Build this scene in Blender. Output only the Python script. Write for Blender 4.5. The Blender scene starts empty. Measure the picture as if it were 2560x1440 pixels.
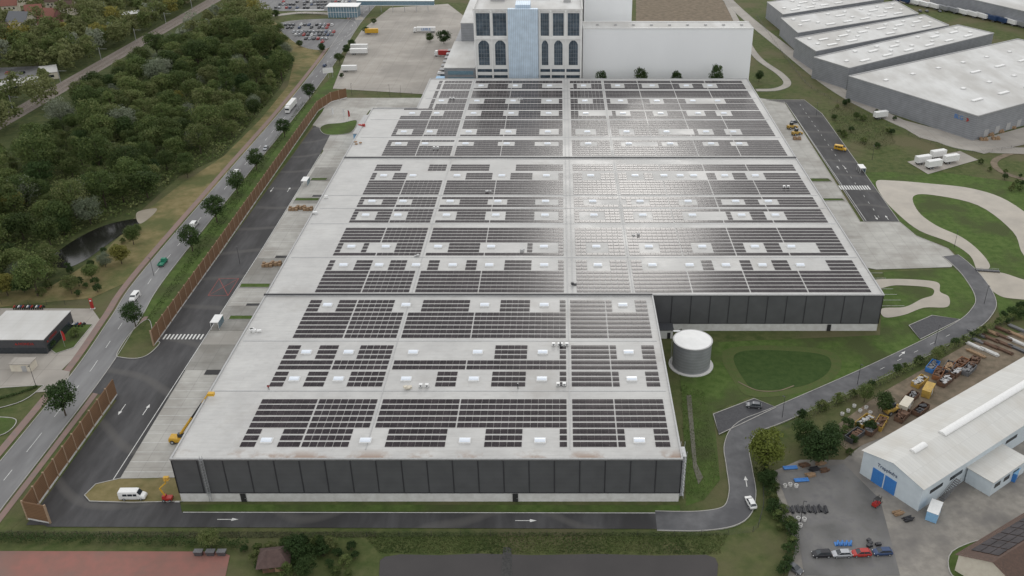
import bpy, math, random
import numpy as np
from mathutils import Vector, Matrix
from mathutils.geometry import tessellate_polygon
random.seed(7)
rng = np.random.default_rng(7)
scene = bpy.context.scene
col = scene.collection
# ---------------------------------------------------------------- survey
FOC = 2280.0; CX = 1400.0; CH = 150.0
PITCH = math.atan(1246 / FOC)
CP, SP = math.cos(PITCH), math.sin(PITCH)
def P(px, py, z=0.0):
    u = (px - CX) / FOC; v = (720 - py) / FOC
    d = Vector((u, CP + v * SP, -SP + v * CP))
    t = (z - CH) / d.z
    return Vector((d.x * t, d.y * t, z))
def W(pts, z=0.0):
    return [(P(a, b, z).x, P(a, b, z).y) for a, b in pts]
# ---------------------------------------------------------------- materials
MATS = {}
def newmat(name):
    m = bpy.data.materials.new(name); m.use_nodes = True
    nt = m.node_tree
    return m, nt, nt.nodes, nt.links, nt.nodes["Principled BSDF"]
def mat(name, c1, c2=None, scale=1.0, rough=0.8, metal=0.0, bump=0.0, bscale=None, world=False,
        lo=0.35, hi=0.65, stretch=(1, 1, 1), c3=None, scale3=0.05, spec=0.4, detail=5, grid=None, gridcol=None, tracks=None):
    if name in MATS: return MATS[name]
    m, nt, N, L, bs = newmat(name)
    if c2 is None: c2 = tuple(c * 0.8 for c in c1)
    if world:
        co = N.new("ShaderNodeNewGeometry").outputs["Position"]
    else:
        co = N.new("ShaderNodeTexCoord").outputs["Object"]
    mp = N.new("ShaderNodeMapping"); mp.inputs["Scale"].default_value = stretch
    L.new(co, mp.inputs[0])
    def noise(sc, det=detail):
        n = N.new("ShaderNodeTexNoise"); n.inputs["Scale"].default_value = sc
        n.inputs["Detail"].default_value = det; n.inputs["Roughness"].default_value = 0.6
        L.new(mp.outputs[0], n.inputs["Vector"]); return n.outputs["Fac"]
    def rmap(o, a, b, t0=0.0, t1=1.0):
        r = N.new("ShaderNodeMapRange"); r.inputs[1].default_value = a; r.inputs[2].default_value = b
        r.inputs[3].default_value = t0; r.inputs[4].default_value = t1
        L.new(o, r.inputs[0]); return r.outputs[0]
    def mix(f, a, b):
        x = N.new("ShaderNodeMix"); x.data_type = 'RGBA'
        if hasattr(f, "links"): L.new(f, x.inputs[0])
        else: x.inputs[0].default_value = f
        for s, k in ((6, a), (7, b)):
            if hasattr(k, "links"): L.new(k, x.inputs[s])
            else: x.inputs[s].default_value = (*k, 1)
        return x.outputs[2]
    c = mix(rmap(noise(scale), lo, hi), c1, c2)
    if c3 is not None:
        c = mix(rmap(noise(scale3, 4), 0.45, 0.62), c, c3)
    if tracks:
        wv = N.new("ShaderNodeTexWave"); wv.wave_type = 'RINGS'; wv.inputs["Scale"].default_value = 0.06
        wv.inputs["Distortion"].default_value = 14; wv.inputs["Detail"].default_value = 1.5; wv.inputs["Detail Scale"].default_value = .25
        L.new(mp.outputs[0], wv.inputs["Vector"])
        c = mix(rmap(wv.outputs["Fac"], 0.93, 1.0, 0, .55), c, tracks)
    if grid:
        bt = N.new("ShaderNodeTexBrick"); bt.offset = 0.0
        bt.inputs["Scale"].default_value = 1.0
        bt.inputs["Brick Width"].default_value = grid[0]; bt.inputs["Row Height"].default_value = grid[1]
        bt.inputs["Mortar Size"].default_value = grid[2]; bt.inputs["Mortar Smooth"].default_value = 0.3
        L.new(co, bt.inputs["Vector"])
        f = rmap(bt.outputs["Fac"], 0, 1, 0, grid[3])
        c = mix(f, c, gridcol or tuple(k * 0.5 for k in c1))
    L.new(c, bs.inputs["Base Color"])
    bs.inputs["Roughness"].default_value = rough
    bs.inputs["Metallic"].default_value = metal
    bs.inputs["Specular IOR Level"].default_value = spec
    if bump:
        b = N.new("ShaderNodeBump"); b.inputs["Strength"].default_value = 0.6
        b.inputs["Distance"].default_value = bump
        L.new(noise(bscale or scale * 4), b.inputs["Height"]); L.new(b.outputs[0], bs.inputs["Normal"])
    MATS[name] = m
    return m

def foliage(name, cols, rand=0.25):
    m, nt, N, L, bs = newmat(name)
    at = N.new("ShaderNodeAttribute"); at.attribute_name = "tone"
    oi = N.new("ShaderNodeObjectInfo")
    rp = N.new("ShaderNodeValToRGB")
    el = rp.color_ramp.elements
    el[0].position = 0.0; el[0].color = (*cols[0], 1); el[1].position = 1.0; el[1].color = (*cols[-1], 1)
    for i, c in enumerate(cols[1:-1]):
        e = el.new((i + 1) / (len(cols) - 1)); e.color = (*c, 1)
    ad = N.new("ShaderNodeMath"); ad.operation = 'MULTIPLY_ADD'
    L.new(oi.outputs["Random"], ad.inputs[0]); ad.inputs[1].default_value = 0.6
    mu = N.new("ShaderNodeMath"); mu.operation = 'MULTIPLY'; mu.inputs[1].default_value = 0.5
    L.new(at.outputs["Fac"], mu.inputs[0]); L.new(mu.outputs[0], ad.inputs[2])
    L.new(ad.outputs[0], rp.inputs[0])
    hs = N.new("ShaderNodeHueSaturation")
    r = N.new("ShaderNodeMath"); r.operation = 'MULTIPLY'; r.inputs[1].default_value = 7.31
    L.new(oi.outputs["Random"], r.inputs[0])
    fr = N.new("ShaderNodeMath"); fr.operation = 'FRACT'; L.new(r.outputs[0], fr.inputs[0])
    mr = N.new("ShaderNodeMapRange"); mr.inputs[3].default_value = 1 - rand; mr.inputs[4].default_value = 1 + rand
    L.new(fr.outputs[0], mr.inputs[0]); L.new(mr.outputs[0], hs.inputs["Value"])
    L.new(rp.outputs[0], hs.inputs["Color"]); L.new(hs.outputs[0], bs.inputs["Base Color"])
    bs.inputs["Roughness"].default_value = 0.7; bs.inputs["Specular IOR Level"].default_value = 0.12
    tr = N.new("ShaderNodeBsdfTranslucent"); L.new(hs.outputs[0], tr.inputs[0])
    mx = N.new("ShaderNodeMixShader"); mx.inputs[0].default_value = 0.28
    L.new(bs.outputs[0], mx.inputs[1]); L.new(tr.outputs[0], mx.inputs[2])
    L.new(mx.outputs[0], N["Material Output"].inputs[0])
    return m

grass = mat("grass_ground", (0.054, 0.076, 0.025), (0.098, 0.110, 0.044), 0.35, 0.95, bump=0.25, bscale=1.5, world=True, c3=(0.11, 0.102, 0.055), scale3=0.03, spec=0.1, detail=9)
lawn = mat("green_lawn", (0.055, 0.092, 0.022), (0.09, 0.132, 0.038), 0.4, 0.95, bump=0.2, bscale=2, world=True, c3=(0.062, 0.078, 0.03), scale3=0.06, spec=0.1, detail=9)
drygrass = mat("dry_meadow", (0.15, 0.13, 0.058), (0.22, 0.18, 0.092), 0.3, 0.95, bump=0.25, bscale=1.2, world=True, c3=(0.095, 0.105, 0.042), scale3=0.05, spec=0.1, detail=9)
forestfloor = mat("forest_floor", (0.04, 0.055, 0.02), (0.075, 0.085, 0.034), 0.3, 0.95, bump=0.3, bscale=1, world=True, spec=0.1)
soil = mat("bare_soil", (0.22, 0.175, 0.13), (0.13, 0.11, 0.08), 0.3, 0.95, bump=0.2, world=True, spec=0.1, detail=9)
asph = mat("dark_asphalt", (0.055, 0.054, 0.056), (0.085, 0.084, 0.086), 0.3, 0.8, world=True, stretch=(1, 0.25, 1), c3=(0.044, 0.043, 0.044), scale3=0.08, bump=0.01, bscale=8, detail=9, spec=.2, tracks=(.11, .105, .1))
road = mat("worn_asphalt", (0.175, 0.173, 0.175), (0.22, 0.22, 0.22), 0.3, 0.85, world=True, stretch=(1, 0.2, 1), c3=(0.15, 0.148, 0.15), scale3=0.1, detail=9, spec=.2)
road2 = mat("new_asphalt", (0.10, 0.10, 0.105), (0.14, 0.14, 0.145), 0.3, 0.8, world=True, c3=(0.085, 0.085, 0.09), scale3=0.08, detail=9, spec=.2)
conc = mat("concrete_slabs", (0.36, 0.35, 0.325), (0.44, 0.43, 0.40), 0.2, 0.85, world=True, c3=(0.30, 0.285, 0.26), scale3=0.06, grid=(5.0, 5.0, 0.09, 0.5), gridcol=(0.22, 0.21, 0.2), detail=9, spec=.2)
conc2 = mat("darker_concrete", (0.25, 0.245, 0.225), (0.31, 0.30, 0.28), 0.2, 0.85, world=True, c3=(0.21, 0.20, 0.18), scale3=0.06, grid=(4.0, 4.0, 0.09, 0.5), gridcol=(0.15, 0.145, 0.14), detail=9, spec=.2)
lotc = mat("lot_concrete", (0.31, 0.285, 0.255), (0.37, 0.345, 0.31), 0.1, 0.85, world=True, c3=(0.27, 0.25, 0.225), scale3=0.03, grid=(8, 8, 0.12, 0.4), detail=9, spec=.2)
redpath = mat("red_paving", (0.24, 0.165, 0.145), (0.20, 0.155, 0.14), 0.5, 0.9, world=True, spec=.2)
redcourt = mat("red_cinder_court", (0.27, 0.125, 0.105), (0.22, 0.12, 0.10), 0.3, 0.9, world=True, c3=(0.2, 0.13, 0.11), scale3=0.05, spec=.2, detail=9)
gravel = mat("gravel_yard", (0.21, 0.195, 0.175), (0.29, 0.27, 0.24), 0.4, 0.9, world=True, c3=(0.165, 0.155, 0.145), scale3=0.07, detail=10, bump=0.03, spec=.2)
kerbm = mat("kerb_stone", (0.40, 0.39, 0.37), (0.32, 0.31, 0.29), 1.0, 0.85, world=True, spec=.2)
white = mat("white_marking", (0.70, 0.70, 0.68), (0.46, 0.46, 0.44), 1.2, 0.85, world=True, lo=0.4, hi=0.8)
redmark = mat("red_marking", (0.36, 0.07, 0.06), (0.24, 0.07, 0.06), 1.2, 0.8, world=True)
def water(name, c, rough=0.08, spec=.5):
    m, nt, N, L, bs = newmat(name)
    g = N.new("ShaderNodeNewGeometry"); n = N.new("ShaderNodeTexNoise"); n.inputs["Scale"].default_value = 0.12
    n.inputs["Detail"].default_value = 6
    L.new(g.outputs["Position"], n.inputs["Vector"])
    rp = N.new("ShaderNodeValToRGB"); rp.color_ramp.elements[0].position = 0.3; rp.color_ramp.elements[1].position = 0.7
    rp.color_ramp.elements[0].color = (*[k * 0.75 for k in c], 1); rp.color_ramp.elements[1].color = (*c, 1)
    L.new(n.outputs["Fac"], rp.inputs[0]); L.new(rp.outputs[0], bs.inputs["Base Color"])
    bs.inputs["Roughness"].default_value = rough; bs.inputs["Specular IOR Level"].default_value = spec
    n2 = N.new("ShaderNodeTexNoise"); n2.inputs["Scale"].default_value = 2.5
    L.new(g.outputs["Position"], n2.inputs["Vector"])
    b = N.new("ShaderNodeBump"); b.inputs["Strength"].default_value = 0.15; b.inputs["Distance"].default_value = 0.05
    L.new(n2.outputs["Fac"], b.inputs["Height"]); L.new(b.outputs[0], bs.inputs["Normal"])
    return m
muddy = water("muddy_water", (0.35, 0.31, 0.25), 0.2, .4)
darkwater = water("dark_water", (0.014, 0.014, 0.012), .12)
greywater = water("grey_water", (0.04, 0.035, 0.034), 0.12, .35)

def roofmat():
    m, nt, N, L, bs = newmat("roof_membrane")
    g = N.new("ShaderNodeNewGeometry").outputs["Position"]
    def noise(sc, det=6, st=(1, 1, 1)):
        mp = N.new("ShaderNodeMapping"); mp.inputs["Scale"].default_value = st; L.new(g, mp.inputs[0])
        n = N.new("ShaderNodeTexNoise"); n.inputs["Scale"].default_value = sc; n.inputs["Detail"].default_value = det
        n.inputs["Roughness"].default_value = 0.65
        L.new(mp.outputs[0], n.inputs["Vector"]); return n.outputs["Fac"]
    def mr(o, a, b, c=0, d=1):
        r = N.new("ShaderNodeMapRange"); r.inputs[1].default_value = a; r.inputs[2].default_value = b
        r.inputs[3].default_value = c; r.inputs[4].default_value = d; L.new(o, r.inputs[0]); return r.outputs[0]
    def mix(f, a, b):
        x = N.new("ShaderNodeMix"); x.data_type = 'RGBA'; L.new(f, x.inputs[0])
        for s, k in ((6, a), (7, b)):
            if hasattr(k, "links"): L.new(k, x.inputs[s])
            else: x.inputs[s].default_value = (*k, 1)
        return x.outputs[2]
    c = mix(mr(noise(0.12, 9), 0.35, 0.65), (0.42, 0.415, 0.405), (0.51, 0.505, 0.49))
    c = mix(mr(noise(0.9, 5, (0.3, 1.5, 1)), 0.5, 0.8, 0, 0.45), c, (0.32, 0.31, 0.295))
    c = mix(mr(noise(0.05, 6), 0.56, 0.68, 0, 0.6), c, (0.36, 0.345, 0.325))
    sep = N.new("ShaderNodeSeparateXYZ"); L.new(g, sep.inputs[0])
    ed = mr(sep.outputs[1], 167.5, 171.5, 1, 0)
    mu = N.new("ShaderNodeMath"); mu.operation = 'MULTIPLY'; L.new(ed, mu.inputs[0]); L.new(mr(noise(0.1, 5), 0.5, 0.6), mu.inputs[1])
    c = mix(mu.outputs[0], c, (0.27, 0.18, 0.13))
    bt = N.new("ShaderNodeTexBrick"); bt.offset = 0.5; bt.inputs["Scale"].default_value = 1
    bt.inputs["Brick Width"].default_value = 12; bt.inputs["Row Height"].default_value = 1.55
    bt.inputs["Mortar Size"].default_value = 0.05; bt.inputs["Mortar Smooth"].default_value = 0.4
    L.new(g, bt.inputs["Vector"])
    c = mix(mr(bt.outputs["Fac"], 0, 1, 0, 0.3), c, (0.29, 0.285, 0.28))
    L.new(c, bs.inputs["Base Color"])
    L.new(mr(noise(0.06, 5), 0.4, 0.6, 0.36, 0.65), bs.inputs["Roughness"]); bs.inputs["Specular IOR Level"].default_value = .1
    b = N.new("ShaderNodeBump"); b.inputs["Strength"].default_value = 0.3; b.inputs["Distance"].default_value = 0.04
    L.new(noise(0.8), b.inputs["Height"]); L.new(b.outputs[0], bs.inputs["Normal"])
    return m
roofm = roofmat()

def ribbed(name, c, period=0.3, axis='Z', rough=0.55, metal=0.1, depth=0.05, amt=.35):
    m, nt, N, L, bs = newmat(name)
    g = N.new("ShaderNodeNewGeometry").outputs["Position"]
    w = N.new("ShaderNodeTexWave"); w.bands_direction = axis; w.inputs["Scale"].default_value = 0.314 / period
    w.inputs["Distortion"].default_value = 0
    L.new(g, w.inputs["Vector"])
    n = N.new("ShaderNodeTexNoise"); n.inputs["Scale"].default_value = 0.3; n.inputs["Detail"].default_value = 8
    L.new(g, n.inputs["Vector"])
    rp = N.new("ShaderNodeValToRGB"); rp.color_ramp.elements[0].position = 0.3; rp.color_ramp.elements[1].position = 0.7
    rp.color_ramp.elements[0].color = (*[k * 0.88 for k in c], 1); rp.color_ramp.elements[1].color = (*[k * 1.08 for k in c], 1)
    L.new(n.outputs["Fac"], rp.inputs[0])
    x = N.new("ShaderNodeMix"); x.data_type = 'RGBA'; x.blend_type = 'MULTIPLY'; x.inputs[0].default_value = amt
    L.new(rp.outputs[0], x.inputs[6]); L.new(w.outputs["Color"], x.inputs[7])
    L.new(x.outputs[2], bs.inputs["Base Color"])
    b = N.new("ShaderNodeBump"); b.inputs["Strength"].default_value = 0.5; b.inputs["Distance"].default_value = depth
    L.new(w.outputs["Fac"], b.inputs["Height"]); L.new(b.outputs[0], bs.inputs["Normal"])
    bs.inputs["Roughness"].default_value = rough; bs.inputs["Metallic"].default_value = metal
    return m
clad = ribbed("dark_cladding", (0.105, 0.107, 0.112), 0.4, 'Z', depth=.01, amt=.25)
greyclad = ribbed("grey_cladding", (0.27, 0.28, 0.30), 1.0, 'Z', amt=.2, depth=.01)
whiteclad = mat("white_panel_wall", (0.80, 0.81, 0.82), (0.77, 0.78, 0.79), 0.05, .6, world=True, stretch=(1, 1, .3))
blueclad = ribbed("light_blue_cladding", (0.54, 0.65, 0.76), 1.0, 'X', depth=0.05, amt=.2)
brownwood = ribbed("brown_barrier_boards", (0.21, 0.115, 0.058), 0.5, 'Z', rough=0.85, metal=0)
whiteroof = mat("white_roof_membrane", (0.58, 0.58, 0.57), (0.49, 0.485, 0.47), 0.12, 0.7, world=True, c3=(0.43, 0.42, 0.40), scale3=0.04, stretch=(1, 0.4, 1), grid=(6, 2, 0.06, 0.3), detail=9, spec=.2)
plinthm = mat("concrete_plinth", (0.62, 0.615, 0.60), (0.52, 0.51, 0.49), 0.6, 0.85, world=True)
metal = mat("galvanised_metal", (0.45, 0.46, 0.47), (0.36, 0.37, 0.38), 3, 0.5, metal=0.4)
lightmetal = mat("light_flashing", (0.42, 0.42, 0.42), (0.35, 0.35, 0.35), 2, 0.6, metal=0.2)
black = mat("black_plastic", (0.02, 0.02, 0.022), (0.03, 0.03, 0.03), 3, 0.6)
darkm = mat("dark_trim", (0.03, 0.03, 0.034), (0.04, 0.04, 0.045), 3, 0.5)
midm = mat("grey_trim", (0.16, 0.16, 0.165), (0.13, 0.13, 0.135), 3, 0.6)
glassm = mat("dark_glass", (0.02, 0.026, 0.032), (0.03, 0.037, 0.045), 1, 0.08, spec=0.7)
facglass = mat("facade_glass", (0.03, 0.045, 0.06), (0.09, 0.12, 0.15), .25, 0.12, spec=0.5)
blueglass = mat("blue_glass", (0.12, 0.2, 0.25), (0.18, 0.27, 0.33), 1, 0.1, spec=0.7)
domem = mat("skylight_acrylic", (0.72, 0.76, 0.82), (0.66, 0.71, 0.78), 2, 0.2)
whitep = mat("white_paint", (0.74, 0.74, 0.73), (0.66, 0.66, 0.65), 2, 0.4)
stone = mat("white_facade", (0.75, 0.75, 0.735), (0.69, 0.685, 0.67), 0.3, 0.8, world=True)
yellow = mat("yellow_paint", (0.62, 0.36, 0.03), (0.5, 0.29, 0.03), 2, 0.45)
orange = mat("orange_paint", (0.32, 0.13, 0.05), (0.18, 0.09, 0.05), 1, 0.7)
mustard = mat("weathered_yellow_paint", (0.48, 0.31, 0.06), (0.34, 0.22, 0.06), 1, 0.6)
redp = mat("red_paint", (0.40, 0.03, 0.025), (0.32, 0.03, 0.025), 2, 0.4)
bluep = mat("blue_paint", (0.04, 0.16, 0.45), (0.05, 0.2, 0.5), 2, 0.45)
lbluep = mat("pale_blue_paint", (0.25, 0.45, 0.65), (0.2, 0.38, 0.58), 2, 0.5)
greenp = mat("green_paint", (0.02, 0.2, 0.12), (0.02, 0.16, 0.1), 2, 0.4)
silverp = mat("silver_paint", (0.4, 0.41, 0.43), (0.36, 0.37, 0.39), 2, 0.3, metal=0.5)
greyp = mat("grey_paint", (0.12, 0.125, 0.135), (0.1, 0.105, 0.115), 2, 0.3, metal=0.4)
blackp = mat("black_paint", (0.015, 0.016, 0.02), (0.02, 0.02, 0.025), 2, 0.25)
dbluep = mat("dark_blue_paint", (0.03, 0.06, 0.14), (0.025, 0.05, 0.12), 2, 0.3)
rust = mat("rusty_steel", (0.16, 0.085, 0.05), (0.085, 0.055, 0.04), 1.5, 0.85)
woodm = mat("pallet_wood", (0.33, 0.22, 0.13), (0.24, 0.16, 0.10), 2, 0.85)
bark = mat("tree_bark", (0.09, 0.07, 0.05), (0.05, 0.04, 0.03), 3, 0.9)
tile = mat("brown_roof_tiles", (0.1, 0.06, 0.045), (0.07, 0.045, 0.035), 2, 0.8)
redtile = mat("red_roof_tiles", (0.22, 0.09, 0.065), (0.17, 0.07, 0.055), 2, 0.8)
creamp = mat("cream_render", (0.6, 0.56, 0.47), (0.55, 0.5, 0.42), 1, 0.8)
pinkp = mat("pink_render", (0.42, 0.19, 0.2), (0.36, 0.16, 0.17), 1, 0.8)
tyrem = mat("tyre_rubber", (0.018, 0.018, 0.018), (0.025, 0.025, 0.025), 4, 0.8)
ballast = mat("track_ballast", (0.20, 0.17, 0.145), (0.13, 0.11, 0.095), 1.0, 0.9, world=True, detail=8)
def pvmat():
    m, nt, N, L, bs = newmat("solar_glass")
    g = N.new("ShaderNodeNewGeometry").outputs["Position"]
    n = N.new("ShaderNodeTexNoise"); n.inputs["Scale"].default_value = 0.5; n.inputs["Detail"].default_value = 3
    L.new(g, n.inputs["Vector"])
    rp = N.new("ShaderNodeValToRGB"); rp.color_ramp.elements[0].position = 0.35; rp.color_ramp.elements[1].position = 0.65
    rp.color_ramp.elements[0].color = (0.018, 0.0145, 0.0175, 1); rp.color_ramp.elements[1].color = (0.038, 0.031, 0.035, 1)
    L.new(n.outputs["Fac"], rp.inputs[0]); L.new(rp.outputs[0], bs.inputs["Base Color"])
    bs.inputs["Roughness"].default_value = 0.2; bs.inputs["Specular IOR Level"].default_value = 0.08
    return m
pv = pvmat()
pvframe = mat("panel_frame", (0.20, 0.18, 0.178), (0.16, 0.142, 0.14), 1, 0.8, metal=0, spec=.1)
leafA = foliage("leaf_green", [(0.038, 0.062, 0.022), (0.068, 0.100, 0.032), (0.108, 0.142, 0.046), (0.175, 0.19, 0.08)])
leafDark = foliage("leaf_dark", [(0.028, 0.052, 0.019), (0.044, 0.076, 0.025), (0.072, 0.108, 0.036)], 0.12)
leafPale = foliage("leaf_pale", [(0.13, 0.16, 0.10), (0.23, 0.25, 0.185)], 0.1)
leafYel = foliage("leaf_yellow", [(0.14, 0.15, 0.04), (0.24, 0.22, 0.06)], 0.1)
leafBright = foliage("leaf_yellow_green", [(0.12, 0.15, 0.03), (0.18, 0.20, 0.05)], 0.1)
reed = foliage("reeds", [(0.075, 0.08, 0.04), (0.12, 0.12, 0.065), (0.08, 0.10, 0.04)], 0.1)

# ---------------------------------------------------------------- mesh builder
class B:
    def __init__(s): s.v = []; s.f = []; s.m = []
    def add(s, vs, fs, mi=0):
        o = len(s.v); s.v += [tuple(q) for q in vs]
        s.f += [tuple(i + o for i in f) for f in fs]; s.m += [mi] * len(fs); return s
    def box(s, cx, cy, cz, sx, sy, sz, rot=0, mi=0):
        c, d = math.cos(rot), math.sin(rot); vs = []
        for z in (-.5, .5):
            for x, y in ((-.5, -.5), (.5, -.5), (.5, .5), (-.5, .5)):
                X, Y = x * sx, y * sy
                vs.append((cx + X * c - Y * d, cy + X * d + Y * c, cz + z * sz))
        return s.add(vs, [(3, 2, 1, 0), (4, 5, 6, 7), (0, 1, 5, 4), (1, 2, 6, 5), (2, 3, 7, 6), (3, 0, 4, 7)], mi)
    def cyl(s, p0, p1, r0, r1=None, n=10, mi=0, cap=True):
        r1 = r0 if r1 is None else r1
        p0, p1 = Vector(p0), Vector(p1); d = (p1 - p0).normalized()
        a = d.orthogonal().normalized(); b = d.cross(a); vs = []
        for p, r in ((p0, r0), (p1, r1)):
            for i in range(n):
                t = 2 * math.pi * i / n; vs.append(p + a * math.cos(t) * r + b * math.sin(t) * r)
        fs = [(i, (i + 1) % n, n + (i + 1) % n, n + i) for i in range(n)]
        if cap: fs += [tuple(range(n))[::-1], tuple(range(n, 2 * n))]
        return s.add(vs, fs, mi)
    def loft(s, rings, mi=0, cap=True):
        n = len(rings[0]); vs = [p for r in rings for p in r]; fs = []
        for k in range(len(rings) - 1):
            for i in range(n):
                fs.append((k * n + i, k * n + (i + 1) % n, (k + 1) * n + (i + 1) % n, (k + 1) * n + i))
        if cap: fs += [tuple(range(n))[::-1], tuple(range((len(rings) - 1) * n, len(rings) * n))]
        return s.add(vs, fs, mi)
    def poly(s, pts, z, mi=0):
        vs = [(x, y, z) for x, y in pts]
        tr = tessellate_polygon([[Vector(v) for v in vs]])
        fs = []
        for t in tr:
            a, b, c = (Vector(vs[i]) for i in t)
            fs.append(tuple(t) if (b - a).cross(c - a).z > 0 else tuple(t[::-1]))
        return s.add(vs, fs, mi)
    def sides(s, pts, z0, z1, mi=0):
        n = len(pts); vs = [(x, y, z0) for x, y in pts] + [(x, y, z1) for x, y in pts]
        return s.add(vs, [(i, (i + 1) % n, n + (i + 1) % n, n + i) for i in range(n)], mi)
    def strip(s, pts, w, z, mi=0, h=0):
        L, R = [], []
        for i, p in enumerate(pts):
            a = Vector(pts[max(i - 1, 0)]); b = Vector(pts[min(i + 1, len(pts) - 1)])
            d = (b - a).normalized(); nn = Vector((-d.y, d.x)); q = Vector(p)
            L.append(q + nn * w / 2); R.append(q - nn * w / 2)
        n = len(pts)
        if h == 0:
            vs = [(p.x, p.y, z) for p in R] + [(p.x, p.y, z) for p in L]
            return s.add(vs, [(i, i + 1, n + i + 1, n + i) for i in range(n - 1)], mi)
        rings = [[(R[i].x, R[i].y, z), (R[i].x, R[i].y, z + h), (L[i].x, L[i].y, z + h), (L[i].x, L[i].y, z)] for i in range(n)]
        return s.loft(rings, mi)
    def mesh(s, name, mats):
        me = bpy.data.meshes.new(name); me.from_pydata(s.v, [], s.f)
        for q in (mats if isinstance(mats, (list, tuple)) else [mats]): me.materials.append(q)
        me.polygons.foreach_set("material_index", s.m); me.update(); return me
    def obj(s, name, mats, parent=None, loc=(0, 0, 0), rot=0, smooth=False, **kw):
        o = bpy.data.objects.new(name, s.mesh(name, mats)); col.objects.link(o)
        o.location = loc; o.rotation_euler = (0, 0, rot)
        if smooth: o.data.polygons.foreach_set("use_smooth", [True] * len(o.data.polygons))
        if parent: o.parent = parent
        for k, v in kw.items(): o[k] = v
        return o
def thing(name, label, category, loc=(0, 0, 0), rot=0, group=None):
    o = bpy.data.objects.new(name, None); o.empty_display_size = 0.3; col.objects.link(o)
    o.location = loc; o.rotation_euler = (0, 0, rot); o["label"] = label; o["category"] = category
    if group: o["group"] = group
    return o
def copy_thing(src, loc, rot=0, scale=None, **kw):
    def rec(o, par):
        c = o.copy(); col.objects.link(c)
        if par: c.parent = par
        for ch in o.children: rec(ch, c)
        return c
    c = rec(src, None); c.location = loc; c.rotation_euler = (0, 0, rot)
    if scale is not None: c.scale = scale if hasattr(scale, "__len__") else (scale,) * 3
    for k, v in kw.items(): c[k] = v
    return c
def smooth_pts(pts, k=5, closed=True):
    pts = [Vector(p) for p in pts]; n = len(pts); out = []
    for i in range(n if closed else n - 1):
        if closed: p0, p1, p2, p3 = pts[i - 1], pts[i], pts[(i + 1) % n], pts[(i + 2) % n]
        else: p0, p1, p2, p3 = pts[max(i - 1, 0)], pts[i], pts[i + 1], pts[min(i + 2, n - 1)]
        for j in range(k):
            t = j / k
            out.append(0.5 * ((2 * p1) + (p2 - p0) * t + (2 * p0 - 5 * p1 + 4 * p2 - p3) * t * t + (3 * p1 - p0 - 3 * p2 + p3) * t ** 3))
    if not closed: out.append(pts[-1])
    return [(p.x, p.y) for p in out]
LZ = 0.04; MK = 0.036; cnt = {}
def lz(layer):
    cnt[layer] = cnt.get(layer, -1) + 1
    return layer * LZ + cnt[layer] * 0.0015
def area(name, px, layer, m, smooth=False, kerb=0, world=False):
    pts = px if world else W(px)
    if smooth: pts = smooth_pts(pts)
    B().poly(pts, lz(layer)).obj(name, m, kind="structure")
    if kerb:
        B().strip(pts + [pts[0]], 0.22, layer * LZ - 0.02, h=0.13).obj("kerb", kerbm, kind="structure")
    return pts
def path(name, px, w, layer, m, kerb=True, world=False, k=6):
    pts = smooth_pts(px if world else W(px), k, False)
    B().strip(pts, w, lz(layer)).obj(name, m, kind="structure")
    if kerb:
        b = B()
        for sgn in (-1, 1):
            off = []
            for i, p in enumerate(pts):
                a = Vector(pts[max(i - 1, 0)]); c = Vector(pts[min(i + 1, len(pts) - 1)]); d = (c - a).normalized()
                off.append((p[0] - d.y * sgn * (w / 2 + .1), p[1] + d.x * sgn * (w / 2 + .1)))
            b.strip(off, 0.18, 0, h=layer * LZ + 0.1)
        b.obj("kerb", kerbm, kind="structure")
    return pts
# ---------------------------------------------------------------- ground
B().poly([(-3000, -200), (3000, -200), (3000, 5000), (-3000, 5000)], 0).obj("ground", grass, kind="structure")
area("forest_ground", [(-300, 720), (-300, 330), (560, -30), (640, 40), (740, 150), (700, 220), (560, 390), (450, 440), (360, 520), (240, 640), (130, 720)], 1, forestfloor)
area("meadow_ground", [(735, 150), (800, 130), (820, 150), (590, 410), (470, 540), (330, 700), (230, 745), (-20, 770), (-100, 745), (130, 715), (250, 640), (350, 540), (440, 470), (560, 390), (650, 300), (720, 215)], 2, drygrass)
area("verge_ground", [(640, 20), (720, 80), (800, 130), (735, 160), (690, 100)], 2, drygrass)
rc = [(-137.5, 120), (-137.5, 190), (-138, 225), (-140.5, 255), (-143, 285), (-143.5, 380), (-143.5, 480), (-146, 580), (-151, 690), (-148, 800), (-135, 950)]
path("public_road", rc, 9.5, 4, road, world=True, k=8)
path("cycle_path", [(x - 7.0, y) for x, y in rc], 2.2, 3, redpath, kerb=False, world=True)
path("cycle_path", [(x + 6.2, y) for x, y in rc[:4]], 1.6, 3, redpath, kerb=False, world=True)
mk = B()
def dash(b, x0, y0, x1, y1, w=0.15, on=3, off=6, z=0.14):
    a = Vector((x0, y0)); c = Vector((x1, y1)); Ln = (c - a).length; d = (c - a) / Ln; t = 0
    while t < Ln:
        e = min(t + on, Ln); p, q = a + d * t, a + d * e
        b.strip([(p.x, p.y), (q.x, q.y)], w, z); t += on + off
for i in range(len(rc) - 1):
    dash(mk, rc[i][0], rc[i][1], rc[i + 1][0], rc[i + 1][1], 0.14, 4, 7, 4 * LZ + MK)
area("yard_asphalt", [(-124, 159.5), (-92, 159.5), (-92, 170), (-109, 170), (-110.5, 236), (-110.5, 300), (-112, 400), (-114, 437), (-125, 446), (-124.8, 236), (-130, 236), (-134, 231), (-134, 213), (-128, 211), (-124, 209)], 3, asph, world=True)
area("front_road", W([(118, 1318), (90, 1300), (60, 1270), (200, 1256), (450, 1256), (455, 1282), (1690, 1284), (1700, 1285), (1860, 1300), (1830, 1318), (1790, 1324)]), 4, asph, world=True)
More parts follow.
